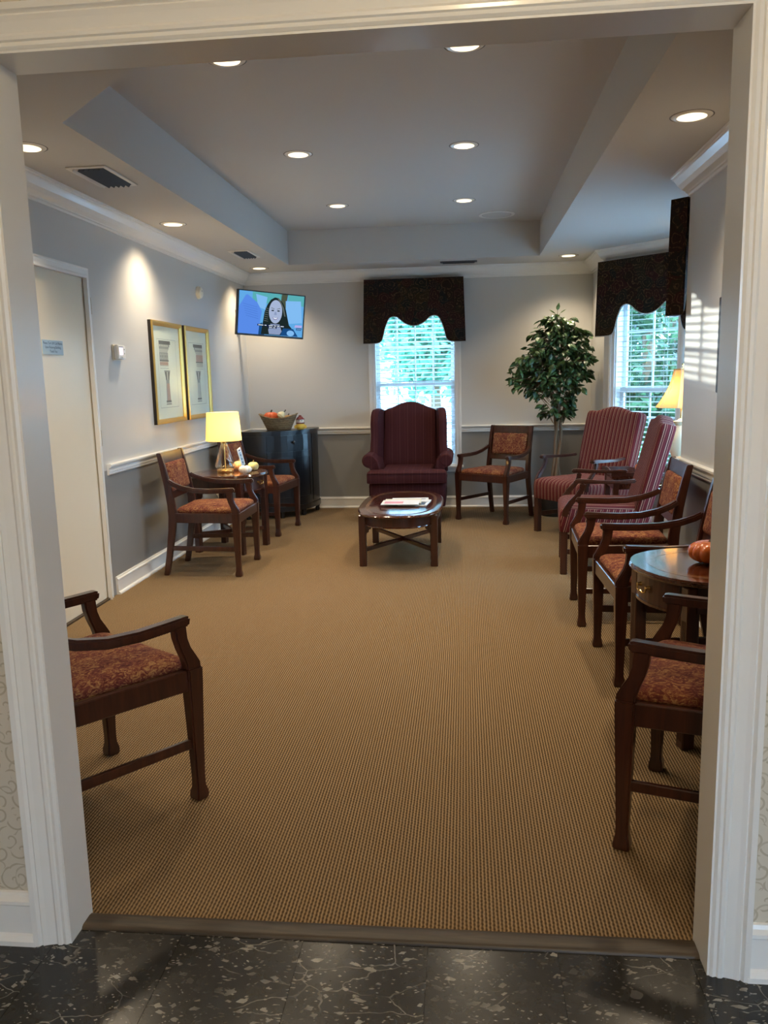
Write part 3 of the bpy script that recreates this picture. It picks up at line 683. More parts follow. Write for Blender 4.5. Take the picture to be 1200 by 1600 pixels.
spots = [  # front-leg midpoint, facing, label
    ((-1.583, 5.626), (1, .01), 'armchair with red patterned seat left of the lamp table, its back to the left wall'),
    ((-1.600, 7.06), (.99, -.13), 'armchair between the lamp table and the black corner cabinet'),
    ((.150, 7.462), (-.56, -.83), 'armchair against the back wall between wing chair and ficus'),
    ((.633, 4.545), (-1, .05), 'armchair on the right, between the striped chair and another armchair'),
    ((.655, 3.69), (-1, -.02), 'armchair on the right, just beyond the round pumpkin table'),
    ((.545, 2.425), (-.92, .39), 'nearest armchair on the right, cut off by the right doorway jamb'),
    ((-1.095, 2.535), (.56, .83), 'nearest armchair on the left, cut off by the left doorway jamb')]
ch0 = None
for (mx_, my_), f_, lb in spots:
    f_ = Vector(f_).normalized(); c_ = Vector((mx_, my_))-f_*.25; rz = face_rz(f_)
    if ch0 is None: ch0 = make_armchair(lb, (c_.x, c_.y, 0), rz)
    else: dup(ch0, (c_.x, c_.y, 0), rz, lb)

# ---- striped high-back armchair
def make_striped(label, loc, rz):
    t = thing('striped_armchair', label, 'chair', loc, rz, 'striped high back armchairs')
    for s in (-1, 1):
        bm = B(); box(bm, s*.265-.024, s*.265+.024, -.29, -.242, 0, .30); bev(bm, .004, 1); obj('leg', bm, 'mahogany', t)
        bm = B(); sweep(bm, [(s*.235, .335, 0), (s*.235, .265, .30)], .042, .042, (0, 1, 0)); bev(bm, .004, 1); obj('leg', bm, 'mahogany', t)
        bm = B(); sweep(bm, [(s*.262, -.25, .155), (s*.236, .29, .155)], .02, .035); bev(bm, .003, 1); obj('stretcher', bm, 'mahogany', t)
        # curved arm support and arm
        bm = B(); pa = [(s*.285, -.262, .40), (s*.290, -.255, .445), (s*.294, -.225, .495), (s*.296, -.18, .545), (s*.297, -.155, .59), (s*.297, -.15, .628)]
        sweep(bm, pa, .030, .036, (0, 1, 0), [1.35, 1.2, 1, .9, .9, 1]); bev(bm, .006, 2, .8); obj('arm_support', bm, 'mahogany', t, True)
        bm = B(); pa = [(s*.297, -.205, .640), (s*.298, -.17, .644), (s*.300, -.05, .638), (s*.295, .08, .636), (s*.275, .19, .642)]
        sweep(bm, pa, .046, .026, (0, 0, 1), [1.05, 1.1, .85, .85, .9]); bev(bm, .007, 2, .8); obj('arm', bm, 'mahogany', t, True)
    bm = B(); sweep(bm, [(-.25, .02, .155), (.25, .02, .155)], .02, .03); bev(bm, .003, 1); obj('stretcher', bm, 'mahogany', t)
    bm = B(); ol = [(x*(.60 if y < 0 else .56), y*.60-.0) for x, y in rrect(1, 1, .06, 4)]
    pillow(bm, ol, [(.295, .004), (.30, 0), (.40, -.004), (.43, 0), (.452, .015), (.468, .05), (.476, .10), (.480, .18)]); obj('seat', bm, 'stripe_velvet', t, True)
    # tall back with serpentine top
    ol = [(-.285, 0), (.285, 0), (.300, .3), (.305, .55), (.302, .605)]
    top = [(.285, .628), (.25, .632), (.20, .630), (.15, .642), (.10, .658), (.05, .668), (0, .672)]
    ol = ol + top + [(-x, z) for x, z in reversed(top[:-1])] + [(-.302, .605), (-.305, .55), (-.300, .3)]
    M = Matrix.Translation((0, .235, .40)) @ Matrix.Rotation(-.25, 4, 'X') @ Matrix.Rotation(PI/2, 4, 'X')
    bm = B(); pillow(bm, ol, [(-.045, .012), (-.040, .002), (-.01, -.002), (.03, -.002), (.045, .006), (.055, .03), (.060, .08), (.062, .14)], M); obj('backrest', bm, 'stripe_velvet', t, True)
    return t
f1 = Vector((-.80, -.60)).normalized(); c1_ = Vector((.78, 6.79))-f1*.27
s0 = make_striped('burgundy striped high back armchair in the bay, facing the room', (c1_.x, c1_.y, 0), face_rz(f1))
f2 = Vector((-1, .10)).normalized(); c2_ = Vector((.685, 5.715))-f2*.27
dup(s0, (c2_.x, c2_.y, 0), face_rz(f2), 'burgundy striped high back armchair seen from its side, before the lamp')

# ---- wing chair
wc = thing('wing_chair', 'burgundy wing back chair with rolled arms in front of the window', 'chair', (-.545, 7.80, 0), 0)
for s in (-1, 1):
    bm = B(); loft(bm, [[(s*.30+r_*a_*1.0, -.335+r_*b_+o_, z) for a_, b_ in ((-1, -1), (1, -1), (1, 1), (-1, 1))] for z, r_, o_ in ((0, .022, -.01), (.03, .02, -.005), (.07, .017, .0), (.12, .028, .012), (.17, .034, .015))]); bev(bm, .006, 2, .8); obj('leg', bm, 'mahogany', wc, True)
    bm = B(); sweep(bm, [(s*.28, .37, 0), (s*.28, .33, .17)], .04, .04, (0, 1, 0)); bev(bm, .004, 1); obj('leg', bm, 'mahogany', wc)
    # rolled arm
    sec = [(.245, .36), (.262, .50), (.275, .575)]
    for k in range(13):
        a = math.radians(150-k*20); sec.append((.362+.066*math.cos(a), .580+.066*math.sin(a)))
    sec += [(.345, .490), (.352, .44), (.365, .36)]
    bm = B(); rings = []
    for y, k in ((-.300, .90), (-.292, .97), (-.28, 1), (.30, 1.0)):
        rings.append([(s*(.31+(x-.31)*k), y, .50+(z-.50)*k) for x, z in sec])
    loft(bm, rings); obj('arm', bm, 'wing_fabric', wc, True)
    bm = B(); n = 16; vs = loft(bm, [[(s*.362+r_*math.cos(2*PI*j/n), y, .580+r_*math.sin(2*PI*j/n)) for j in range(n)] for y, r_ in ((-.298, .052), (-.303, .048))]); obj('scroll_panel', bm, 'wing_fabric', wc, True)
    # wing
    wp = [(.34, .40), (-.07, .45), (-.07, .60), (-.055, .66), (-.03, .74), (-.015, .84), (-.02, .93), (0, .99), (.04, 1.03), (.09, 1.048), (.16, 1.052), (.26, 1.045), (.36, 1.03)]
    bm = B(); rings = []
    for dx, ins in ((-.042, .03), (-.036, .008), (-.015, 0), (.015, 0), (.036, .008), (.042, .03)):
        r_ = []
        for y, z in wp:
            yy = y + (ins if y < .2 else 0); zz = z-(ins if z > .7 else 0); fl_ = max(0, (.34-yy))*.12
            r_.append((s*(.290+fl_)+dx, yy, zz))
        rings.append(r_)
    loft(bm, rings); obj('wing', bm, 'wing_fabric', wc, True)
ol = [(x*.72, y*.66-.02) for x, y in rrect(1, 1, .06, 4)]
bm = B(); pillow(bm, ol, [(.145, .02), (.15, .006), (.20, 0), (.34, -.002), (.365, .004), (.372, .02)]); obj('base', bm, 'wing_fabric', wc, True)
bm = B(); cu = [(-.365, -.395), (.365, -.395), (.372, -.385), (.372, -.318), (.365, -.308), (.25, -.306), (.242, -.29), (.25, .20), (-.25, .20), (-.242, -.29), (-.25, -.306), (-.365, -.308), (-.372, -.318), (-.372, -.385)]
loft(bm, [[(x*k, (y+.02)*k-.02, z) for x, y in cu] for z, k in ((.376, .985), (.384, 1), (.455, 1.0), (.478, .99), (.492, .95), (.498, .85))]); obj('seat_cushion', bm, 'wing_fabric', wc, True)
bm = B(); sweep(bm, [(-.358, -.398, .380), (.358, -.398, .380)], .006, .006, (0, 0, 1), None, 6); sweep(bm, [(-.358, -.397, .470), (.358, -.397, .470)], .007, .007, (0, 0, 1), None, 6); obj('piping', bm, 'wing_fabric', wc)
ol = [(-.285, 0), (.285, 0), (.280, .2), (.264, .32), (.262, .45), (.258, .585), (.23, .600), (.19, .612), (.14, .634), (.09, .655), (.04, .667), (0, .670)]
ol = ol + [(-x, z) for x, z in reversed(ol[2:-1])]
M = Matrix.Translation((0, .245, .44)) @ Matrix.Rotation(-.13, 4, 'X') @ Matrix.Rotation(PI/2, 4, 'X')
bm = B(); pillow(bm, ol, [(-.10, .02), (-.095, .004), (-.05, 0), (.05, 0), (.075, .012), (.09, .05), (.095, .12)], M); obj('backrest', bm, 'wing_fabric', wc, True)

# ---- coffee table
def sup(a, b_, n_, N=56): return [(a*abs(math.cos(2*PI*i/N))**(2/n_)*(1 if math.cos(2*PI*i/N) >= 0 else -1), b_*abs(math.sin(2*PI*i/N))**(2/n_)*(1 if math.sin(2*PI*i/N) >= 0 else -1)) for i in range(N)]
ct = thing('coffee_table', 'dark oval coffee table with crossed stretchers before the wing chair', 'table', (-.485, 6.10, 0), 0)
def ringf(a, b_, n_, z): return [(x, y, z) for x, y in sup(a, b_, n_)]
bm = B(); loft(bm, [ringf(.305, .625, 2.9, .380), ringf(.314, .634, 2.9, .385), ringf(.317, .637, 2.9, .393), ringf(.311, .631, 2.9, .401), ringf(.304, .624, 2.9, .4035)]); obj('table_top', bm, 'mahogany_top', ct, True)
bm = B(); loft(bm, [ringf(.262, .575, 2.9, .4036), ringf(.262, .575, 2.9, .4040), ringf(.240, .553, 2.9, .4040), ringf(.240, .553, 2.9, .4036)], False, True); obj('inlay_band', bm, 'inlay', ct)
bm = B(); loft(bm, [ringf(.282, .60, 2.9, .315), ringf(.282, .60, 2.9, .379), ringf(.262, .58, 2.9, .379), ringf(.262, .58, 2.9, .315)], False, True); obj('apron', bm, 'mahogany', ct, True)
bm = B(); loft(bm, [ringf(.288, .606, 2.9, .308), ringf(.290, .608, 2.9, .313), ringf(.288, .606, 2.9, .318), ringf(.26, .58, 2.9, .318), ringf(.26, .58, 2.9, .308)], False, True); obj('bead_moulding', bm, 'mahogany_top', ct, True)
LP = [(sx_*.258, sy_*.418) for sx_ in (-1, 1) for sy_ in (-1, 1)]
for x, y in LP:
    bm = B(); box(bm, x-.026, x+.026, y-.026, y+.026, 0, .378); bev(bm, .004, 1); obj('leg', bm, 'mahogany', ct)
    for dx, dy in ((-math.copysign(1, x), 0), (0, -math.copysign(1, y))):
        bm = B(); u = Vector((dx, dy)); q = [(.027, .310), (.085, .310), (.080, .295), (.066, .292), (.060, .275), (.048, .270), (.044, .252), (.032, .246), (.027, .230)]
        loft(bm, [[(x+u.x*a-u.y*o_, y+u.y*a+u.x*o_, z) for a, z in q] for o_ in (-.006, .006)]); obj('bracket', bm, 'mahogany', ct)
for a_, c_ in (((-.245, -.40), (.245, .40)), ((.245, -.40), (-.245, .40))):
    bm = B(); sweep(bm, [(a_[0], a_[1], .118), (c_[0], c_[1], .118)], .028, .026); obj('cross_stretcher', bm, 'mahogany', ct)

# magazines on it
def magazine(label, x, y, z, w, h, t_, rz, m, extra=None):
    t = thing('magazine', label, 'magazine', (x, y, z), rz, 'magazines on the coffee table')
    bm = B(); box(bm, -w/2, w/2, -h/2, h/2, .0006, t_-.0006); obj('pages', bm, 'white_paper', t)
    bm = B(); box(bm, -w/2-.001, w/2+.001, -h/2-.001, h/2+.001, t_-.0006, t_); box(bm, -w/2-.001, w/2+.001, -h/2-.001, h/2+.001, 0, .0006); obj('cover', bm, m, t)
    if extra:
        bm = B(); box(bm, *extra[1], t_, t_+.0004); obj('cover_picture', bm, extra[0], t)
    return t
ZM = .4038
magazine('white magazine with black picture at the bottom of the pile', -.385, 6.06, ZM, .215, .275, .005, -.10, 'mag_white', ('mag_black', (.0, .09, -.12, .02)))
magazine('white leaflet sticking out at the back of the magazine pile', -.425, 6.155, ZM+.0058, .28, .20, .004, .06, 'mag_white', ('mag_black', (-.05, .12, .02, .05)))
magazine('cream covered magazine in the middle of the pile', -.475, 6.06, ZM+.0102, .275, .21, .005, .03, 'mag_cream', ('mag_white', (-.10, .10, .0, .05)))
magazine('pink and white magazine on top of the pile', -.485, 5.965, ZM+.0157, .28, .205, .005, -.01, 'mag_white', ('mag_pink', (-.12, .02, -.06, .03)))

# ---- drawer tables (front = -Y)
def drawer_table(label, loc, rz):
    t = thing('drawer_table', label, 'table', loc, rz, 'round topped drawer tables')
    A, H_ = .30, .628
    def rg(k, z): return [(x*k, y*k, z) for x, y in sup(A, A*1.0, 2.25, 48)]
    bm = B(); loft(bm, [rg(.94, H_-.026), rg(.985, H_-.022), rg(1, H_-.014), rg(.99, H_-.010), rg(.995, H_-.006), rg(.98, H_)]); obj('table_top', bm, 'mahogany_top', t, True)
    bm = B(); loft(bm, [rg(.80, H_+.0001), rg(.80, H_+.0005), rg(.70, H_+.0005), rg(.70, H_+.0001)], False, True); obj('inlay_band', bm, 'inlay', t)
    # apron in curved front and straight sides
    def arc(k, a0, a1, n_=12): return [(A*k*math.sin(a0+(a1-a0)*i/n_), -A*k*math.cos(a0+(a1-a0)*i/n_)) for i in range(n_+1)]
    oa = arc(.92, -.62, .62); ia = arc(.84, -.62, .62)
    bm = B(); prism(bm, oa+ia[::-1], H_-.125, H_-.027, 'XY'); obj('drawer_front', bm, 'mahogany', t)
    o1 = arc(.935, -.64, .64); i1 = arc(.86, -.64, .64)
    bm = B(); prism(bm, o1+i1[::-1], H_-.135, H_-.125, 'XY'); obj('bead_moulding', bm, 'mahogany_top', t)
    bm = B()
    for s in (-1, 1): box(bm, s*.215-.009, s*.215+.009, -.19, .19, H_-.12, H_-.027)
    box(bm, -.19, .19, .205, .222, H_-.12, H_-.027); obj('apron', bm, 'mahogany', t)
    for x in (-1, 1):
        for y in (-1, 1):
            X, Y_ = x*.196, (-.200 if y < 0 else .196)
            bm = B(); box(bm, X-.024, X+.024, Y_-.024, Y_+.024, 0, H_-.027); bev(bm, .004, 1); lg = obj('leg', bm, 'mahogany', t)
            bm = B()
            for k in (-.010, 0, .010): box(bm, X+k-.002, X+k+.002, Y_+y*.0243-.0012, Y_+y*.0243+.0012, .03, H_-.15)
            obj('reeding', bm, 'mahogany', lg)
            bm = B(); q = [(0, 0), (.075, 0), (.072, -.014), (.058, -.016), (.054, -.030), (.040, -.034), (.036, -.055), (.022, -.060), (.018, -.085), (0, -.09)]
            loft(bm, [[(X-x*(.024+a), Y_-y*.015+o_, H_-.135+z) for a, z in q] for o_ in (-.005, .005)]); obj('bracket', bm, 'mahogany', t)
    for a_, c_ in (((-.18, -.185), (.18, .18)), ((.18, -.185), (-.18, .18))):
        bm = B(); sweep(bm, [(a_[0], a_[1], .15), (c_[0], c_[1], .15)], .024, .028); obj('cross_stretcher', bm, 'mahogany', t)
    pl = D.objects.new('drawer_pull', None)
    bm = B(); R_ = A*.92
    for s in (-1, 1): sweep(bm, [(s*.032, -R_+.002, H_-.068), (s*.032, -R_-.014, H_-.068)], .014, .014, (0, 0, 1), [1.3, .8], 10)
    sweep(bm, [(-.032, -R_-.012, H_-.068), (-.030, -R_-.014, H_-.086), (-.012, -R_-.016, H_-.090), (0, -R_-.016, H_-.083), (.012, -R_-.016, H_-.090), (.030, -R_-.014, H_-.086), (.032, -R_-.012, H_-.068)], .006, .006, (0, 1, 0), None, 6)
    obj('drawer_pull', bm, 'brass', t, True)
    return t
TL = (-1.895, 6.30); TR = (.932, 3.075)
dt = drawer_table('round mahogany drawer table holding the glowing glass lamp', (TL[0], TL[1], 0), PI/2-.25)
dup(dt, (TR[0], TR[1], 0), -PI/2+.25, 'round polished drawer table with an orange pumpkin beside the right jamb')
ZTB = .6286

# ---- pumpkins
def pumpkin(name, label, x, y, z, r, h, m, stem_m, lobes=9, group=None, rz=0, depth=.11):
    t = thing(name, label, 'pumpkin', (x, y, z), rz, group)
    bm = B(); n = lobes*6; rings = []
    for k in range(1, 12):
        a = -PI/2 + PI*k/12; rr = math.cos(a)**.75; zz = h/2+h/2*math.sin(a)*(1-.18*max(0, 1-rr*2.2)) 
        rings.append([(r*rr*(1-depth*abs(math.cos(lobes*PI*j/n))**6)*math.cos(2*PI*j/n), r*rr*(1-depth*abs(math.cos(lobes*PI*j/n))**6)*math.sin(2*PI*j/n), zz) for j in range(n)])
    loft(bm, rings); obj('fruit', bm, m, t, True)
    bm = B(); sweep(bm, [(0, 0, h*.93), (r*.04, 0, h*1.05), (r*.14, 0, h*1.18)], r*.24, r*.24, (1, 0, 0), [1.3, .85, .8], 8); obj('stem', bm, stem_m, t, True)
    return t
pumpkin('mini_pumpkin', 'shiny orange pumpkin on the round table by the right jamb', .925, 3.09, ZTB+.0004, .085, .085, 'pumpkin_orange', 'stem_dark', 13, None, 0, .09)
G = 'mini pumpkins round the lamp'
pumpkin('mini_pumpkin', 'white mini pumpkin in front on the lamp table', -1.735, 6.205, ZTB+.0004, .052, .062, 'pumpkin_white', 'stem_dark', 8, G)
pumpkin('mini_pumpkin', 'peach orange mini pumpkin beside the glass lamp', -1.852, 6.445, ZTB+.0004, .050, .075, 'pumpkin_peach', 'stem', 9, G)
pumpkin('mini_pumpkin', 'greenish tan mini pumpkin at the right of the lamp table', -1.722, 6.40, ZTB+.0004, .045, .070, 'pumpkin_green', 'stem', 9, G)

# ---- glass lamp on the left table
lx, ly = -1.925, 6.30
lp = thing('table_lamp', 'glowing table lamp with cream drum shade and clear glass body', 'lamp', (lx, ly, ZTB), 0)
bm = B(); lathe(bm, [(.066, .0002), (.068, .004), (.068, .020), (.058, .026), (.018, .030)], 0, 0, 32); obj('base', bm, 'brass', lp, True)
bm = B(); lathe(bm, [(.006, .028), (.006, .245), (.012, .25), (.012, .30), (.005, .305), (.005, .46)], 0, 0, 12); obj('rod', bm, 'brass', lp, True)
bm = B(); lathe(bm, [(.062, .031), (.079, .045), (.081, .060), (.030, .215), (.024, .228), (.022, .245)], 0, 0, 32, cap=False); obj('glass_body', bm, 'lamp_glass', lp, True)
bm = B(); lathe(bm, [(.024, .232), (.026, .246), (.014, .252)], 0, 0, 20); obj('cap', bm, 'brass', lp, True)
bm = B(); n = 40; loft(bm, [[(r*math.cos(2*PI*j/n), r*math.sin(2*PI*j/n), z) for j in range(n)] for r, z in ((.143, .255), (.126, .480), (.1245, .480), (.1415, .255))], False, True); obj('lamp_shade', bm, 'shade_linen', lp, True)
bm = B()
for a in range(3): sweep(bm, [(0, 0, .46), (.1245*math.cos(a*2.09), .1245*math.sin(a*2.09), .474)], .003, .003, (0, 0, 1), None, 6)
obj('shade_spider', bm, 'brass', lp)
bm = B(); lathe(bm, [(.012, .305), (.024, .33), (.030, .36), (.024, .39), (.008, .405)], 0, 0, 16); obj('bulb', bm, 'bulb', lp, True)
pl_ = D.lights.new('lamp_glow', 'POINT'); pl_.energy = 9; pl_.color = (1, .72, .34); pl_.shadow_soft_size = .04
po = D.objects.new('lamp_glow', pl_); COL.objects.link(po); po.parent = lp; po.location = (.0, .0, .36); po.location.x = .035
# lamp cord with white plug
pc = thing('lamp_cord', 'white plug and cord hanging below the lamp table', 'cord', (-2.24, 7.08, 0))
bm = B(); box(bm, -.018, .0, -.018, .018, .33, .40); bev(bm, .004, 2); obj('plug', bm, 'cream_plastic', pc)
bm = B(); sweep(bm, [(-.008, 0, .33), (.01, -.01, .29), (.03, -.01, .22), (.02, 0, .12), (.01, .05, .012), (.02, .14, .006)], .006, .006, (0, 1, 0), None, 6); obj('cable', bm, 'cord_white', pc, True)
# small card leaning behind the pumpkins
cd = thing('menu_card', 'tall white card with blue symbols leaning among the mini pumpkins', 'card', (-1.765, 6.310, ZTB+.003), 1.19)
Mc = Matrix.Rotation(-.36, 4, 'Y')
bm = B(); box(bm, -.024, .024, -.0015, .0015, .004, .205, Mc); obj('board', bm, 'white_paper', cd)
bm = B(); box(bm, -.016, .016, -.0019, -.0015, .02, .172, Mc); obj('panel', bm, 'sign_blue', cd)
bm = B(); box(bm, -.009, .012, -.0021, -.0015, .182, .191, Mc)
for z in (.146, .112, .082): box(bm, -.005, .006, -.0024, -.0019, z-.006, z+.006, Mc)
obj('symbols', bm, 'sign_text', cd)

# ---- black corner cabinet
cb_ = thing('corner_cabinet', 'black bow front cabinet standing across the far left corner', 'cabinet', (-1.855, 7.955, 0), PI/4)
CWD, CB = .485, .25           # half width, bulge
def bow(k, n_=18, b_=0): # front is -Y
    return [(-CWD*k+2*CWD*k*i/n_, -(CB*k+b_)*math.sin(PI*i/n_)**.8) for i in range(n_+1)]
def cab(k, z0, z1, back, name, m, par=cb_, ex=0):
    o_ = bow(k, 22, ex); bm = B(); prism(bm, o_+[(CWD*k, back), (-CWD*k, back)], z0, z1, 'XY'); return obj(name, bm, m, par, False)
cab(.955, .10, .845, .06, 'body', 'black_lacquer')
cab(1.0, .845, .862, .075, 'cabinet_top', 'black_lacquer', ex=.008); cab(.975, .832, .845, .065, 'top_moulding', 'black_lacquer')
cab(.985, .065, .115, .065, 'plinth', 'black_lacquer')
for i, a in enumerate((.05, .36, .64, .95)):
    x = -CWD+2*CWD*a; y = -CB*math.sin(PI*a)**.8+.035
    bm = B(); lathe(bm, [(.020, 0), (.026, .02), (.020, .035), (.030, .066)], x*.95, y, 12); obj('foot', bm, 'black_lacquer', cb_, True)
def facing(a0, a1, z0, z1, name, off=.008):
    n_ = 8; pts = []
    for i in range(n_+1):
        a = a0+(a1-a0)*i/n_; pts.append((CWD*.955*(2*a-1), -(CB*.955)*math.sin(PI*a)**.8))
    bm = B(); prism(bm, [(x, y-off) for x, y in pts]+[(x, y+.004) for x, y in reversed(pts)], z0, z1, 'XY'); return obj(name, bm, 'black_lacquer', cb_)
def knob(par, a, z):
    x, y = CWD*.955*(2*a-1), -(CB*.955)*math.sin(PI*a)**.8-.008
    bm = B(); lathe(bm, [(.006, 0), (.006, .012), (.014, .016), (.015, .022), (.008, .028)], 0, 0, 14); o = obj('knob', bm, 'black_plastic', par, True); o.matrix_local = Matrix.Translation((x, y, z)) @ Matrix.Rotation(PI/2, 4, 'X')
dw = facing(.22, .78, .67, .815, 'drawer'); knob(dw, .5, .745)
for a0, a1, kk in ((.22, .498, .47), (.502, .78, .53)):
    d_ = facing(a0, a1, .14, .655, 'door'); knob(d_, kk, .40)
    bm = B(); n_ = 6
    for (b0, b1, z0, z1) in ((a0+.03, a0+.045, .19, .60), (a1-.045, a1-.03, .19, .60), (a0+.03, a1-.03, .19, .205), (a0+.03, a1-.03, .585, .60)):
        pts = [(CWD*.955*(2*(b0+(b1-b0)*i/n_)-1), -(CB*.955)*math.sin(PI*(b0+(b1-b0)*i/n_))**.8) for i in range(n_+1)]
        prism(bm, [(x, y-.012) for x, y in pts]+[(x, y-.007) for x, y in reversed(pts)], z0, z1, 'XY')
    obj('door_moulding', bm, 'black_lacquer', d_)
for a0, a1 in ((.03, .20), (.80, .97)): facing(a0, a1, .14, .815, 'side_panel', .005)
ZCB = .8625

# basket of gourds
bk = thing('wicker_basket', 'boat shaped wicker basket of gourds on the black cabinet', 'basket', (-1.845, 7.905, ZCB), .12)
bm = B(); n = 32; rings = []
def brim(j): return .022*math.cos(2*2*PI*j/n)
for r, z, w in ((.110, 0, 0), (.114, .003, 0), (.145, .07, .3), (.180, .135, 1), (.184, .139, 1), (.176, .139, 1), (.140, .07, .3), (.108, .010, 0)):
    rings.append([(r*math.cos(2*PI*j/n)*1.06, r*.72*math.sin(2*PI*j/n), z+brim(j)*w) for j in range(n)])
loft(bm, rings); obj('weave', bm, 'wicker', bk, True)
bm = B(); sweep(bm, [(.192*math.cos(2*PI*j/n), .131*math.sin(2*PI*j/n), .139+brim(j)) for j in range(n+1)], .011, .011, (0, 0, 1), None, 6); obj('rim', bm, 'wicker', bk, True)
for s in (-1, 1):
    bm = B(); sweep(bm, [(s*.166, -.022, .112), (s*.168, -.010, .122), (s*.168, .010, .122), (s*.166, .022, .112)], .010, .010, (1, 0, 0), None, 6); obj('handle_hole', bm, 'dark_edge', bk)
G = 'gourds in the wicker basket'
pumpkin('gourd', 'round orange red pumpkin at the left of the basket', -1.915, 7.89, ZCB+.075, .075, .105, 'gourd_red', 'stem_dark', 8, G)
pumpkin('gourd', 'tan orange gourd low at the right end of the basket', -1.750, 7.93, ZCB+.07, .050, .075, 'gourd_tan', 'stem_dark', 8, G)
gd = thing('gourd', 'cream striped gourd with a dark curled stem in the basket', 'gourd', (-1.825, 7.845, ZCB+.120), .4, G)
bm = B(); lathe(bm, [(.01, 0), (.036, .012), (.042, .032), (.032, .052), (.018, .068), (.008, .075)], 0, 0, 18); o = obj('fruit', bm, 'gourd_cream', gd, True); o.rotation_euler = (0, .7, 0)
bm = B(); sweep(bm, [(.045, 0, .055), (.058, 0, .062), (.068, 0, .078)], .012, .012, (0, 1, 0), [1, .9, 1.2], 8); obj('stem', bm, 'stem_dark', gd, True)
# scarecrow figurine
fg = thing('figurine', 'little round yellow autumn figurine with maroon hat on the cabinet', 'figurine', (-1.632, 7.925, ZCB), .25)
bm = B(); lathe(bm, [(.030, 0), (.044, .012), (.048, .032), (.040, .052), (.026, .062)], 0, 0, 20); obj('body', bm, 'felt_yellow', fg, True)
bm = B(); lathe(bm, [(.015, .054), (.036, .062), (.042, .080), (.037, .098), (.02, .106)], 0, 0, 20); obj('head', bm, 'felt_white', fg, True)
bm = B(); lathe(bm, [(.044, .098), (.046, .102), (.034, .108), (.028, .120), (.016, .128)], 0, 0, 20); lathe(bm, [(.012, .126), (.015, .134), (.008, .141)], 0, 0, 10); obj('hat', bm, 'felt_maroon', fg, True)
bm = B(); lathe(bm, [(.040, .056), (.043, .062), (.040, .068)], 0, 0, 20); obj('scarf', bm, 'felt_maroon', fg, True)
bm = B()
for s in (-1, 1): lathe(bm, [(.014, .012), (.016, .03), (.008, .044)], s*.046, -.008, 10)
obj('arms', bm, 'felt_yellow', fg, True)
bm = B()
for s in (-1, 1): box(bm, s*.014-.004, s*.014+.004, -.043, -.038, .083, .091)
obj('eyes', bm, 'dark_edge', fg)

# ---- television on corner arm
tvr = Vector((.816, .578, 0)).normalized(); tvn = Vector((.578, -.816, 0)).normalized()
tv = thing('television', 'black flat television hung in the far left corner, showing a smiling woman', 'television', (-1.84, 7.75, 1.968), math.atan2(tvr.y, tvr.x))
TW, THh = .345, .208
Mt = Matrix.Rotation(.10, 4, 'X') @ Matrix.Rotation(0.065, 4, 'Y')
bm = B(); box(bm, -TW, TW, -.018, .022, -THh, THh, Mt); bev(bm, .004, 1); box(bm, -.2, .2, .022, .045, -.14, .12, Mt); obj('case', bm, 'black_plastic', tv)
SW, SH = TW-.016, THh-.014
def tvpoly(bm, pts, lay, mi):
    f = bm.faces.new([bm.verts.new(Mt @ Vector((x*SW, -.0184-lay*.00012, z*SH+.004))) for x, z in pts]); f.material_index = mi
tm = ['tv_sky', 'tv_blue', 'tv_pale', 'tv_teal', 'tv_hair', 'tv_skin', 'tv_skin2', 'tv_dark', 'tv_white', 'tv_lip', 'tv_lav', 'tv_navy', 'tv_brown', 'tv_fold', 'tv_hi']; ti = {k: i for i, k in enumerate(tm)}
bm = B(); Tp = lambda pts, lay, k: tvpoly(bm, pts, lay, ti[k])
def ell(cx, cz, rx, rz_, n_=20): return [(cx+rx*math.cos(2*PI*i/n_), cz+rz_*math.sin(2*PI*i/n_)) for i in range(n_)]
Tp([(-1, -1), (1, -1), (1, 1), (-1, 1)], 0, 'tv_sky')
Tp([(-.6, .55), (.25, .45), (.3, 1), (-.6, 1)], 1, 'tv_teal'); Tp([(.25, 1), (.32, .2), (.42, .2), (.48, 1)], 1, 'tv_brown'); Tp([(.48, 1), (.5, .6), (1, .5), (1, 1)], 1, 'tv_teal')
Tp([(.42, .7), (.9, .75), (.97, -.3), (.46, -.4)], 2, 'tv_pale'); Tp([(-.5, .9), (-.15, .8), (-.2, .2), (-.42, .3)], 2, 'tv_pale')
Tp([(-1, .25), (-.8, .82), (-.74, .84), (-.45, .50), (-.30, .1), (-.34, -.3), (-.38, -1), (-1, -1)], 3, 'tv_blue')
for k in range(6): Tp([(-.88+.02*k, .42-.11*k), (-.45+.01*k, .30-.11*k), (-.45+.01*k, .28-.11*k), (-.88+.02*k, .40-.11*k)], 4, 'tv_fold')
Tp([(-.38, -1), (-.36, -.5), (-.28, -.42), (-.2, -1)], 4, 'tv_navy')
Tp([(-.30, -.98), (-.26, -.45), (-.22, .1), (-.14, .45), (-.04, .70), (.08, .82), (.2, .80), (.34, .58), (.44, .28), (.50, -.1), (.56, -.45), (.66, -.62), (.5, -.98)], 5, 'tv_hair')
Tp([(.16, .80), (.22, .78), (.38, .34), (.44, -.05), (.40, -.05), (.33, .32)], 6, 'tv_hi')
for k in range(7): Tp([(-.2-.004*k, .30-.1*k), (-.1, .27-.1*k), (-.1, .245-.1*k), (-.2-.004*k, .27-.1*k)], 6, 'tv_hi')
Tp([(-.02, -.45), (.26, -.45), (.34, -.78), (.28, -.95), (-.05, -.95), (-.08, -.75)], 6, 'tv_skin2')
Tp(ell(.12, .14, .205, .56, 28), 7, 'tv_skin')
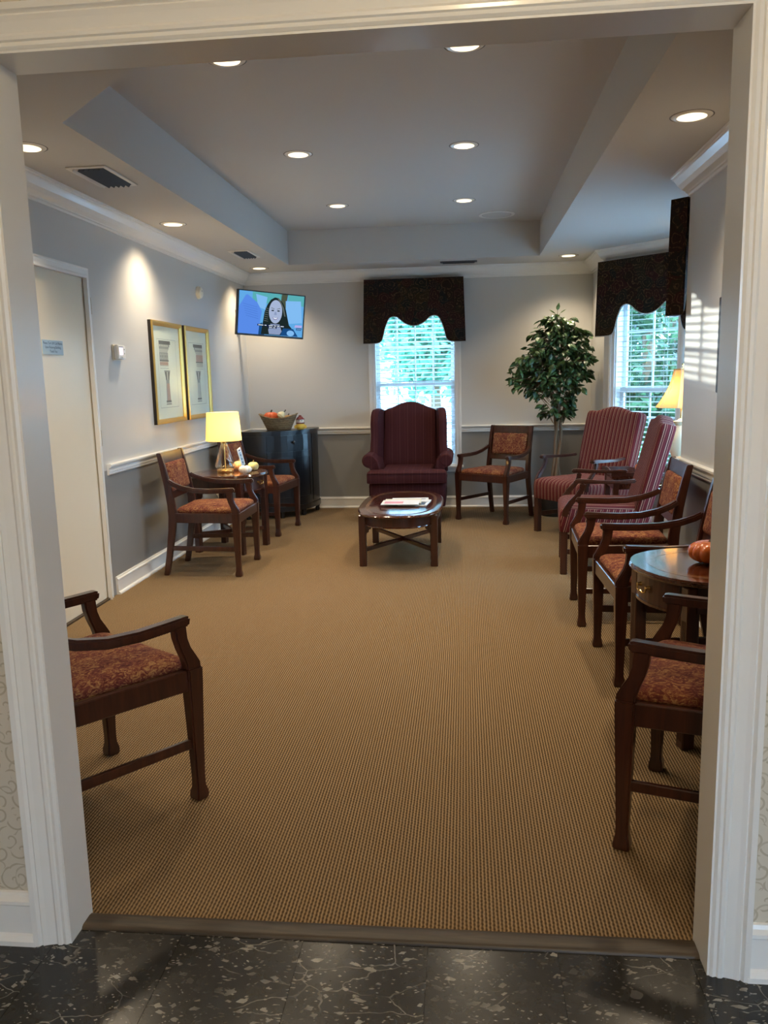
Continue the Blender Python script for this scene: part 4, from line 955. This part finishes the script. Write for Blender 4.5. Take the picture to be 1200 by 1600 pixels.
for s in (-1, 1):
    Tp(ell(.12+s*.09, .19, .045, .032, 10), 8, 'tv_hair'); Tp([(.12+s*.035, .28), (.12+s*.13, .33), (.12+s*.15, .28), (.12+s*.13, .30), (.12+s*.035, .255)], 8, 'tv_hi')
Tp([(.10, .14), (.14, .14), (.165, .0), (.12, -.02), (.075, 0)], 8, 'tv_skin2')
Tp([(.03, -.12), (.12, -.15), (.21, -.12), (.17, -.23), (.12, -.255), (.07, -.23)], 8, 'tv_lip'); Tp([(.05, -.135), (.12, -.16), (.19, -.135), (.16, -.20), (.12, -.215), (.08, -.20)], 9, 'tv_white')
Tp([(.38, -.62), (.7, -.62), (.86, -.98), (.3, -.98)], 8, 'tv_navy'); Tp(ell(.62, -.84, .12, .14, 14), 9, 'tv_pale')
Tp([(-.42, -.50), (.42, -.50), (.42, -.585), (-.42, -.585)], 10, 'tv_dark'); Tp([(-.1, -.585), (.18, -.585), (.18, -.665), (-.1, -.665)], 10, 'tv_dark')
for x0, x1 in ((-.39, -.24), (-.2, -.14), (-.07, .06), (.09, .16), (.19, .27), (.3, .4)): Tp([(x0, -.525), (x1, -.525), (x1, -.56), (x0, -.56)], 11, 'tv_white')
for x0, x1 in ((-.06, .04), (.07, .14)): Tp([(x0, -.61), (x1, -.61), (x1, -.64), (x0, -.64)], 11, 'tv_white')
Tp([(.76, -.42), (.98, -.42), (.96, -.54), (.73, -.54)], 10, 'tv_lav'); Tp([(.80, -.55), (.97, -.55), (.95, -.67), (.79, -.67)], 10, 'tv_navy')
for k in range(3): Tp([(.82+.045*k, -.58), (.845+.045*k, -.58), (.845+.045*k, -.64), (.82+.045*k, -.64)], 11, 'tv_pale')
me_o = obj('screen', bm, tm, tv)
bm = B(); box(bm, -.06, .06, .046, .07, -.06, .06, Mt); obj('mount_plate', bm, 'black_plastic', tv)
bm = B(); sweep(bm, [(0, .06, 0), (.06, .20, -.01), (-.02, .36, -.02), (-.145, .498, -.02)], .05, .03, (0, 0, 1)); box(bm, -.012, .012, -.06, .06, -.12, .10, Matrix.Translation((-.148, .505, -.02)) @ Matrix.Rotation(-math.atan2(.578, .816), 4, 'Z')); obj('mount_arm', bm, 'black_plastic', tv)
wb = tagless = None

# ---- framed prints on the left wall
def framed(label, y0, y1, z0, z1, flip):
    t = thing('framed_print', label, 'picture', (XL, (y0+y1)/2, z0), 0, 'framed column engravings')
    w, h = (y1-y0)/2, z1-z0; f_ = .036
    def P3(u, v, d): return (d, u, v)      # u along +Y (viewer's right), v up, d out of the wall
    fr_prof = [(0, .003), (0, .030), (.006, .036), (.016, .034), (.026, .028), (f_-.004, .024), (f_, .020), (f_, .003)]
    names = [(-w, 0, w, 0), (w, 0, w, h), (w, h, -w, h), (-w, h, -w, 0)]
    corners = [(-w, 0), (w, 0), (w, h), (-w, h)]
    for i in range(4):
        (ua, va), (ub, vb) = corners[i], corners[(i+1) % 4]
        d_ = Vector((ub-ua, vb-va)).normalized(); nn_ = Vector((-d_.y, d_.x))
        ra = [P3(ua+nn_.x*o+d_.x*o, va+nn_.y*o+d_.y*o, dd) for o, dd in fr_prof]; rb = [P3(ub+nn_.x*o-d_.x*o, vb+nn_.y*o-d_.y*o, dd) for o, dd in fr_prof]
        bm = B(); loft(bm, [ra, rb]); obj('frame_rail', bm, 'gold_frame', t)
    bm = B(); box(bm, .001, .004, -w+.004, w-.004, .004, h-.004); box(bm, .0, .024, -w-.0012, -w, .0, h-.0); obj('backing', bm, 'dark_edge', t)
    bm = B(); box(bm, .006, .014, -w+f_-.006, w-f_+.006, f_-.006, h-f_+.006); obj('mat_board', bm, 'mat_board', t)
    mm = ['ink_grey', 'ink_mid', 'ink_light', 'ink_pink', 'mat_board']
    bm = B()
    def pg(pts, mi, lay=0):
        pts = [(-u if flip else u, v) for u, v in pts]
        f = bm.faces.new([bm.verts.new(P3(u, v, .0143+lay*.0002)) for u, v in pts]); f.material_index = mi
    def rc(u0, u1, v0, v1, mi, lay=0): pg([(u0, v0), (u1, v0), (u1, v1), (u0, v1)], mi, lay)
    bw, b0, b1 = w*.62, h*.155, h*.83
    for a in ((-bw, bw, b0, b0+.003), (-bw, bw, b1-.003, b1), (-bw, -bw+.003, b0, b1), (bw-.003, bw, b0, b1)): rc(*a, 1)
    # entablature at the left, stepping out to the right
    L0 = -bw*.82
    st = [(.78, .815, .62), (.755, .78, .52), (.735, .755, .44)]
    for v0, v1, ex in st: rc(L0, L0+bw*(.55+ex*1.1), h*v0, h*v1, 0 if v0 > .77 else 1)
    for k in range(6): rc(L0+.012+k*bw*.16, L0+.012+k*bw*.16+bw*.07, h*.758, h*.776, 4, 1)
    pg([(L0, h*.735), (L0+bw*1.02, h*.735), (L0+bw*.86, h*.70), (L0, h*.70)], 2)
    rc(L0, L0+bw*.92, h*.625, h*.70, 3 if flip else 1, 1)
    if not flip:
        for k in range(5):
            cx, cz = L0+bw*(.12+.17*k), h*.662
            pg([(cx+.012*math.cos(a_*PI/4), cz+.022*math.sin(a_*PI/4)) for a_ in range(8)], 2, 2); pg([(cx+.006*math.cos(a_*PI/4), cz+.012*math.sin(a_*PI/4)) for a_ in range(8)], 0, 3)
    rc(L0, L0+bw*.96, h*.612, h*.625, 0, 1); rc(L0, L0+bw*.90, h*.575, h*.608, 3 if not flip else 2, 1); rc(L0, L0+bw*.92, h*.566, h*.571, 1, 1); rc(L0, L0+bw*.92, h*.544, h*.548, 1, 1)
    # capital and column
    cx = L0+bw*.72
    pg([(cx-.062, h*.525), (cx+.062, h*.525), (cx+.052, h*.49), (cx+.036, h*.45), (cx+.034, h*.395), (cx-.034, h*.395), (cx-.036, h*.45), (cx-.052, h*.49)], 1, 1)
    for k in (-1, 0, 1): pg([(cx+k*.026-.010, h*.43), (cx+k*.026+.010, h*.43), (cx+k*.032+.012, h*.51), (cx+k*.032-.012, h*.51)], 0 if k else 2, 2)
    pg([(cx-.034, h*.395), (cx+.034, h*.395), (cx+.042, h*.225), (cx-.042, h*.225)], 3 if not flip else 2, 1); pg([(cx-.034, h*.395), (cx-.022, h*.395), (cx-.028, h*.225), (cx-.042, h*.225)], 1, 2)
    rc(cx-.052, cx+.052, h*.208, h*.225, 0, 1); rc(cx-.050, cx+.050, h*.190, h*.206, 2, 1); rc(cx-.055, cx+.055, h*.184, h*.190, 0, 1)
    obj('engraving', bm, mm, t)
    bm = B(); box(bm, .0165, .0185, -w+f_-.004, w-f_+.004, f_-.004, h-f_+.004); obj('glazing', bm, 'pane_glass', t)
    return t
framed('gold framed column engraving nearer the cream door', 5.715, 6.335, 1.047, 1.801, False)
framed('gold framed column engraving nearer the television', 6.408, 7.018, 1.047, 1.801, True)
# dark frame seen on edge on the right wall
rp = thing('framed_print', 'thin dark picture frame seen edge-on on the right wall by the jamb', 'picture', (XR, 3.865, 1.24), 0)
bm = B(); box(bm, -.0185, -.004, -.34, -.305, 0, .46); box(bm, -.0185, -.004, .305, .34, 0, .46); box(bm, -.0185, -.004, -.305, .305, 0, .035); box(bm, -.0185, -.004, -.305, .305, .425, .46); bev(bm, .002, 1); obj('frame', bm, 'dark_edge', rp)
bm = B(); box(bm, -.012, -.003, -.305, .305, .035, .425); obj('mat_board', bm, 'mat_board', rp)
# thermostat
th_ = thing('thermostat', 'white wall thermostat between the cream door and the gold frames', 'thermostat', (XL, 5.15, 1.553))
bm = B(); box(bm, .0005, .010, -.066, .066, -.052, .050); bev(bm, .003, 2); obj('wall_plate', bm, 'cream_plastic', th_)
bm = B(); box(bm, .010, .040, -.060, .062, -.046, .046); bev(bm, .006, 2); bd = obj('body', bm, 'white_plastic', th_)
bm = B(); box(bm, .0398, .0412, -.040, .012, -.018, .030); obj('display', bm, 'lcd_pink', th_)
bm = B(); box(bm, .0398, .0408, -.044, .016, .030, .036)
for y, z in ((.034, .018), (.034, -.008), (-.022, -.033), (.0, -.033)): box(bm, .0398, .0415, y-.004, y+.004, z-.004, z+.004)
obj('buttons', bm, 'steel_grey', th_)
# round alarm sounder
sd = thing('smoke_detector', 'round cream detector high on the left wall', 'detector', (XL, 6.88, 2.10))
Mr = Matrix.Rotation(PI/2, 4, 'Y')
bm = B(); vs = lathe(bm, [(.052, .0005), (.054, .012), (.050, .016)], 0, 0, 28); bmesh.ops.transform(bm, matrix=Mr, verts=vs); obj('base', bm, 'cream_plastic', sd, True)
bm = B(); vs = lathe(bm, [(.046, .016), (.047, .030), (.038, .038), (.01, .040)], 0, 0, 28); bmesh.ops.transform(bm, matrix=Mr, verts=vs); obj('cover', bm, 'cream_plastic', sd, True)
bm = B(); box(bm, .0395, .0415, -.008, .004, .008, .018); obj('indicator', bm, 'steel_grey', sd)

# ---- bay table with raised gallery, pumpkin and bell lamp
bt = thing('gallery_table', 'mahogany table with raised tray rim and drawer between the striped chairs', 'table', (1.42, 6.30, 0), 0)
hx, hy, hz = .335, .215, .585
bm = B(); box(bm, -hx, hx, -hy, hy, hz-.018, hz); bev(bm, .004, 2); obj('table_top', bm, 'mahogany_top', bt)
for s in (-1, 1):
    pr = [(-hy, 0), (hy, 0), (hy, .030), (.10, .046), (.06, .050), (-.06, .050), (-.10, .046), (-hy, .030)]
    bm = B(); holed(bm, [(u, v) for u, v in pr], [[(-.05, .018), (.05, .018), (.05, .036), (-.05, .036)]], lambda u, v: (s*hx-.006, u, hz+v))
    r = bmesh.ops.extrude_face_region(bm, geom=bm.faces[:]); bmesh.ops.translate(bm, verts=[e for e in r['geom'] if isinstance(e, bmesh.types.BMVert)], vec=(.012, 0, 0)); obj('gallery_rail', bm, 'mahogany', bt)
    bm = B(); prism(bm, [(-hx+.007, 0), (hx-.007, 0), (hx-.007, .028), (.14, .030), (.10, .020), (-.10, .020), (-.14, .030), (-hx+.007, .028)], s*(hy-.006)-.006, s*(hy-.006)+.006, 'XZ'); bmesh.ops.translate(bm, verts=bm.verts, vec=(0, 0, hz)); obj('gallery_rail', bm, 'mahogany', bt)
bm = B(); box(bm, -hx+.02, hx-.02, -hy+.02, hy-.02, hz-.10, hz-.018); obj('apron', bm, 'mahogany', bt)
bm = B(); box(bm, -hx+.075, hx-.075, -hy+.012, -hy+.02, hz-.092, hz-.026); dwr = obj('drawer', bm, 'mahogany_top', bt)
bm = B(); sweep(bm, [(-.03, -hy+.006, hz-.055), (-.02, -hy-.004, hz-.068), (.02, -hy-.004, hz-.068), (.03, -hy+.006, hz-.055)], .007, .007, (0, 0, 1), None, 6); obj('pull', bm, 'brass', dwr)
for x in (-1, 1):
    for y in (-1, 1):
        bm = B(); box(bm, x*(hx-.035)-.021, x*(hx-.035)+.021, y*(hy-.035)-.021, y*(hy-.035)+.021, 0, hz-.018); bev(bm, .003, 1); obj('leg', bm, 'mahogany', bt)
pumpkin('mini_pumpkin', 'small orange pumpkin on the gallery table in the bay', 1.36, 6.33, hz+.0006, .062, .075, 'pumpkin_orange', 'stem_dark', 8)
bl = thing('bell_lamp', 'lamp with parchment bell shade in the bay, half behind the wall corner', 'lamp', (1.622, 6.30, hz), 0)
bm = B(); lathe(bm, [(.075, .0004), (.078, .012), (.06, .022), (.03, .04), (.026, .06), (.06, .12), (.085, .20), (.080, .28), (.050, .345), (.040, .36), (.062, .385), (.064, .392), (.03, .395), (.014, .41)], 0, 0, 32); obj('urn_body', bm, 'urn_ceramic', bl, True)
bm = B(); lathe(bm, [(.008, .40), (.008, .52), (.004, .53), (.004, .80), (.009, .805), (.006, .82)], 0, 0, 12); obj('stem', bm, 'brass', bl, True)
bm = B(); lathe(bm, [(.012, .52), (.026, .55), (.03, .58), (.022, .61), (.008, .625)], 0, 0, 16); obj('bulb', bm, 'bulb', bl, True)
bprof = [(.190, .495), (.186, .500), (.160, .535), (.130, .58), (.104, .63), (.084, .68), (.071, .725), (.064, .765), (.062, .778)]
bm = B(); N8 = 8
loft(bm, [[(r*math.cos(2*PI*(j+.5)/N8), r*math.sin(2*PI*(j+.5)/N8), z) for j in range(N8)] for r, z in bprof+[(r-.002, z) for r, z in reversed(bprof)]], False, True); obj('lamp_shade', bm, 'shade_parchment', bl)
for j in range(N8):
    bm = B(); a = 2*PI*(j+.5)/N8; sweep(bm, [((r+.001)*math.cos(a), (r+.001)*math.sin(a), z) for r, z in bprof], .004, .004, (math.cos(a+PI/2), math.sin(a+PI/2), 0)); obj('shade_seam', bm, 'urn_ceramic', bl)
bm = B(); sweep(bm, [(.063*math.cos(2*PI*(j+.5)/N8), .063*math.sin(2*PI*(j+.5)/N8), .776) for j in range(N8+1)], .005, .009, (0, 0, 1)); obj('shade_band', bm, 'gourd_tan', bl)
bm = B()
for a in range(3): sweep(bm, [(0, 0, .79), (.061*math.cos(a*2.09), .061*math.sin(a*2.09), .772)], .003, .003, (0, 0, 1), None, 6)
obj('shade_spider', bm, 'brass', bl)
p2 = D.lights.new('bell_glow', 'POINT'); p2.energy = 5; p2.color = (1, .74, .40); p2.shadow_soft_size = .035
po = D.objects.new('bell_glow', p2); COL.objects.link(po); po.parent = bl; po.location = (-.034, 0, .585)

# ---- ficus tree in a dark basket
FXc, FYc = .86, 7.83
fc = thing('ficus_tree', 'leafy artificial ficus tree with twisted trunks in the back right corner', 'plant', (FXc, FYc, 0))
bm = B(); n = 28; loft(bm, [[(r*math.cos(2*PI*j/n), r*math.sin(2*PI*j/n), z) for j in range(n)] for r, z in ((.13, 0), (.145, .02), (.165, .14), (.172, .24), (.176, .25), (.168, .25), (.155, .20), (.15, .20))]); obj('basket_pot', bm, 'wicker_dark', fc, True)
bm = B(); lathe(bm, [(.148, .201), (.15, .215), (.12, .232), (.05, .24)], 0, 0, 20); obj('moss', bm, 'moss', fc, True)
rnd = random.Random(3)
tops = []
for k in range(3):
    a0 = k*2.1; pts = []
    for i in range(13):
        z = .21+i*.085; a = a0+i*.30; rr = .030-.012*i/12+.012*math.sin(i*.9+k)
        pts.append((rr*math.cos(a)+.03*i/12, rr*math.sin(a), z))
    bm = B(); sweep(bm, pts, .034, .034, (0, 1, 0), [1.15-.5*i/12 for i in range(13)], 7); obj('trunk', bm, 'trunk_bark', fc, True); tops.append(pts[-1])
def leaf_bm():
    bm = B()
    L, w_ = .072, .042; mid = [(0, 0, 0), (0, L*.35, .004), (0, L*.7, .001), (0, L, -.010)]
    lf = [(-w_*.42, L*.22, -.001), (-w_*.5, L*.5, -.003), (-w_*.24, L*.80, -.006)]; rg_ = [(-x, y, z) for x, y, z in lf]
    mv = [bm.verts.new(p) for p in mid]; lv = [bm.verts.new(p) for p in lf]; rv = [bm.verts.new(p) for p in rg_]
    for s in (lv, rv):
        bm.faces.new((mv[0], mv[1], s[0])); bm.faces.new((mv[1], s[1], s[0])); bm.faces.new((mv[1], mv[2], s[1])); bm.faces.new((mv[2], s[2], s[1])); bm.faces.new((mv[2], mv[3], s[2]))
    return bm
# crown: twigs drooping outward, leaves along them
lobes_ = [((.00, .0, 1.60), (.30, .25, .30)), ((-.20, -.05, 1.40), (.28, .24, .25)), ((.20, -.02, 1.50), (.22, .22, .27)), ((.02, -.05, 1.82), (.13, .12, .13)), ((.02, -.08, 1.30), (.27, .22, .22)), ((.02, -.05, 1.05), (.20, .16, .12)), ((-.33, -.05, 1.33), (.14, .13, .14))]
leaves = []; twig_bm = B()
for ti_ in range(330):
    (c_, s_) = lobes_[rnd.choices(range(7), (30, 26, 24, 8, 24, 9, 8))[0]]
    while True:
        q = Vector((rnd.uniform(-1, 1), rnd.uniform(-1, 1), rnd.uniform(-1, 1)))
        if .35 < q.length < 1: break
    e = Vector((c_[0]+q.x*s_[0], c_[1]+q.y*s_[1], c_[2]+q.z*s_[2]))
    e.x = min(e.x, .33); e.y = min(e.y, .40)
    st_ = Vector((.02+e.x*.35, e.y*.35, e.z-.10+rnd.uniform(-.04, .02))); md = (st_+e)/2+Vector((0, 0, .05))
    sweep(twig_bm, [st_, md, e], .0045, .0045, (0, 1, .2), [1.2, 1, .5], 4)
    for li in range(5):
        k = .35+.65*li/4; p = st_.lerp(md, k*2) if k < .5 else md.lerp(e, k*2-1)
        out = Vector((e.x-.02, e.y, 0)); out = out.normalized() if out.length > .01 else Vector((0, -1, 0))
        dirv = (out*rnd.uniform(.2, 1)+Vector((rnd.uniform(-.8, .8), rnd.uniform(-.8, .8), rnd.uniform(-1.1, .25)))).normalized()
        leaves.append((p, dirv, rnd.uniform(.85, 1.35), rnd.uniform(-1, 1)))
for p, dv in ((Vector((.0, -.03, 1.93)), Vector((.1, -.2, 1))), (Vector((-.02, -.03, 1.90)), Vector((-.6, -.2, .5))), (Vector((.02, -.03, 1.90)), Vector((.6, -.2, .5))), (Vector((0, -.06, 1.87)), Vector((-.2, -.6, .3)))):
    leaves.append((p, dv.normalized(), 1.0, 0)); sweep(twig_bm, [(0.01, 0, 1.70), tuple(p)], .004, .004, (0, 1, 0), None, 4)
obj('twigs', twig_bm, 'trunk_bark', fc)['kind'] = 'stuff'
proto = None; stuff = B(); camdir = Vector((0, -1, 0))
# nearest to the viewer's side first
leaves.sort(key=lambda l: l[0].y + rnd.uniform(-.12, .12))
for i, (p, dv, sc_, rl) in enumerate(leaves):
    M = Matrix.Translation(p) @ dv.to_track_quat('Y', 'Z').to_matrix().to_4x4() @ Matrix.Rotation(rl, 4, 'Y') @ Matrix.Scale(sc_, 4)
    if i < 300:
        if proto is None: proto = obj('leaf', leaf_bm(), 'ficus_leaf', fc); o = proto
        else: o = proto.copy(); COL.objects.link(o); o.parent = fc
        o.matrix_local = M
    else:
        lb_ = leaf_bm(); me = D.meshes.new('t'); lb_.to_mesh(me); lb_.free(); me.transform(M); stuff.from_mesh(me); D.meshes.remove(me)
obj('foliage', stuff, 'ficus_leaf', fc)['kind'] = 'stuff'

# ================================================================= OUTDOORS
bm = B(); box(bm, -30, 30, YB+.3, 60, -.35, -.30); box(bm, XR+BD+.3, 30, -10, YB+.3, -.35, -.30); box(bm, -30, 30, -30, -2.6, -.35, -.30); struct('ground', bm, 'asphalt', 'pale pavement outside the windows')
def tree(name, label, x, y, h, rx, rz_, n_, m, seed, z0=.6, size=.11):
    t = thing(name, label, 'tree', (x, y, -.30), 0, 'trees outside the windows'); r = random.Random(seed)
    bm = B(); sweep(bm, [(0, 0, 0), (.04, .02, h*.3), (-.03, 0, h*.6), (.02, .03, h*.85)], .22, .22, (0, 1, 0), [1.2, .9, .6, .25], 8); obj('trunk', bm, 'trunk_bark', t, True)
    V = []; Fc = []
    cl = [(r.uniform(-1, 1)*rx*.7, r.uniform(-1, 1)*rx*.7, z0+r.uniform(0.1, .95)*(h-z0)) for _ in range(26)]
    for i in range(n_):
        c_ = cl[r.randrange(26)]; d_ = Vector((r.gauss(0, 1), r.gauss(0, 1), r.gauss(0, 1)))*rx*.20
        p = Vector(c_)+d_; u = Vector((r.uniform(-1, 1), r.uniform(-1, 1), r.uniform(-1, 1))).normalized(); w_ = u.orthogonal().normalized(); s = size*r.uniform(.6, 1.2)
        k = len(V); V += [tuple(p-u*s), tuple(p+w_*s*.45), tuple(p+u*s), tuple(p-w_*s*.45)]; Fc.append((k, k+1, k+2, k+3))
    me = D.meshes.new('foliage'); me.from_pydata(V, [], Fc); me.materials.append(MATS[m]); o = D.objects.new('foliage', me); COL.objects.link(o); o.parent = t; o['kind'] = 'stuff'
tree('garden_tree', 'green tree with glare painted into its leaves, seen through the back window', -.6, 15.8, 3.9, 1.25, 0, 5200, 'tree_leaf_glare', 1, 1.5, .12)
tree('garden_tree', 'leafy green tree close outside the bay window', 2.45, 11.3, 4.6, 1.0, 0, 7000, 'tree_leaf_b', 2, .1, .10)
tree('garden_tree', 'second green tree behind the one outside the bay window', 4.3, 17.5, 6.5, 1.9, 0, 11000, 'tree_leaf_b', 5, .1, .16)
gw = tag(None or obj('sun_blocker', (lambda b_: (box(b_, -6, -1.45, 12.0, 12.15, -.30, 1.60), box(b_, -6.03, -1.42, 11.97, 12.18, 1.60, 1.66), b_)[-1])(B()), 'white_render'), 'unseen low white wall added outside the back window to block the low sun', 'wall')  # added out of view to cut off the lower part of the sunbeam

# foyer ceiling lamp behind the viewer
fl_ = thing('foyer_lamp', 'warm ceiling lamp of the foyer', 'ceiling light', (.1, -.3, FZ))
bm = B(); lathe(bm, [(.17, -.001), (.17, -.02), (.14, -.06), (.06, -.085)], 0, 0, 28); obj('diffuser', bm, 'bulb', fl_, True)
fp = D.lights.new('foyer_glow', 'POINT'); fp.energy = 30; fp.color = (1, .77, .46); fp.shadow_soft_size = .12
po = D.objects.new('foyer_glow', fp); COL.objects.link(po); po.parent = fl_; po.location = (0, 0, -.22)
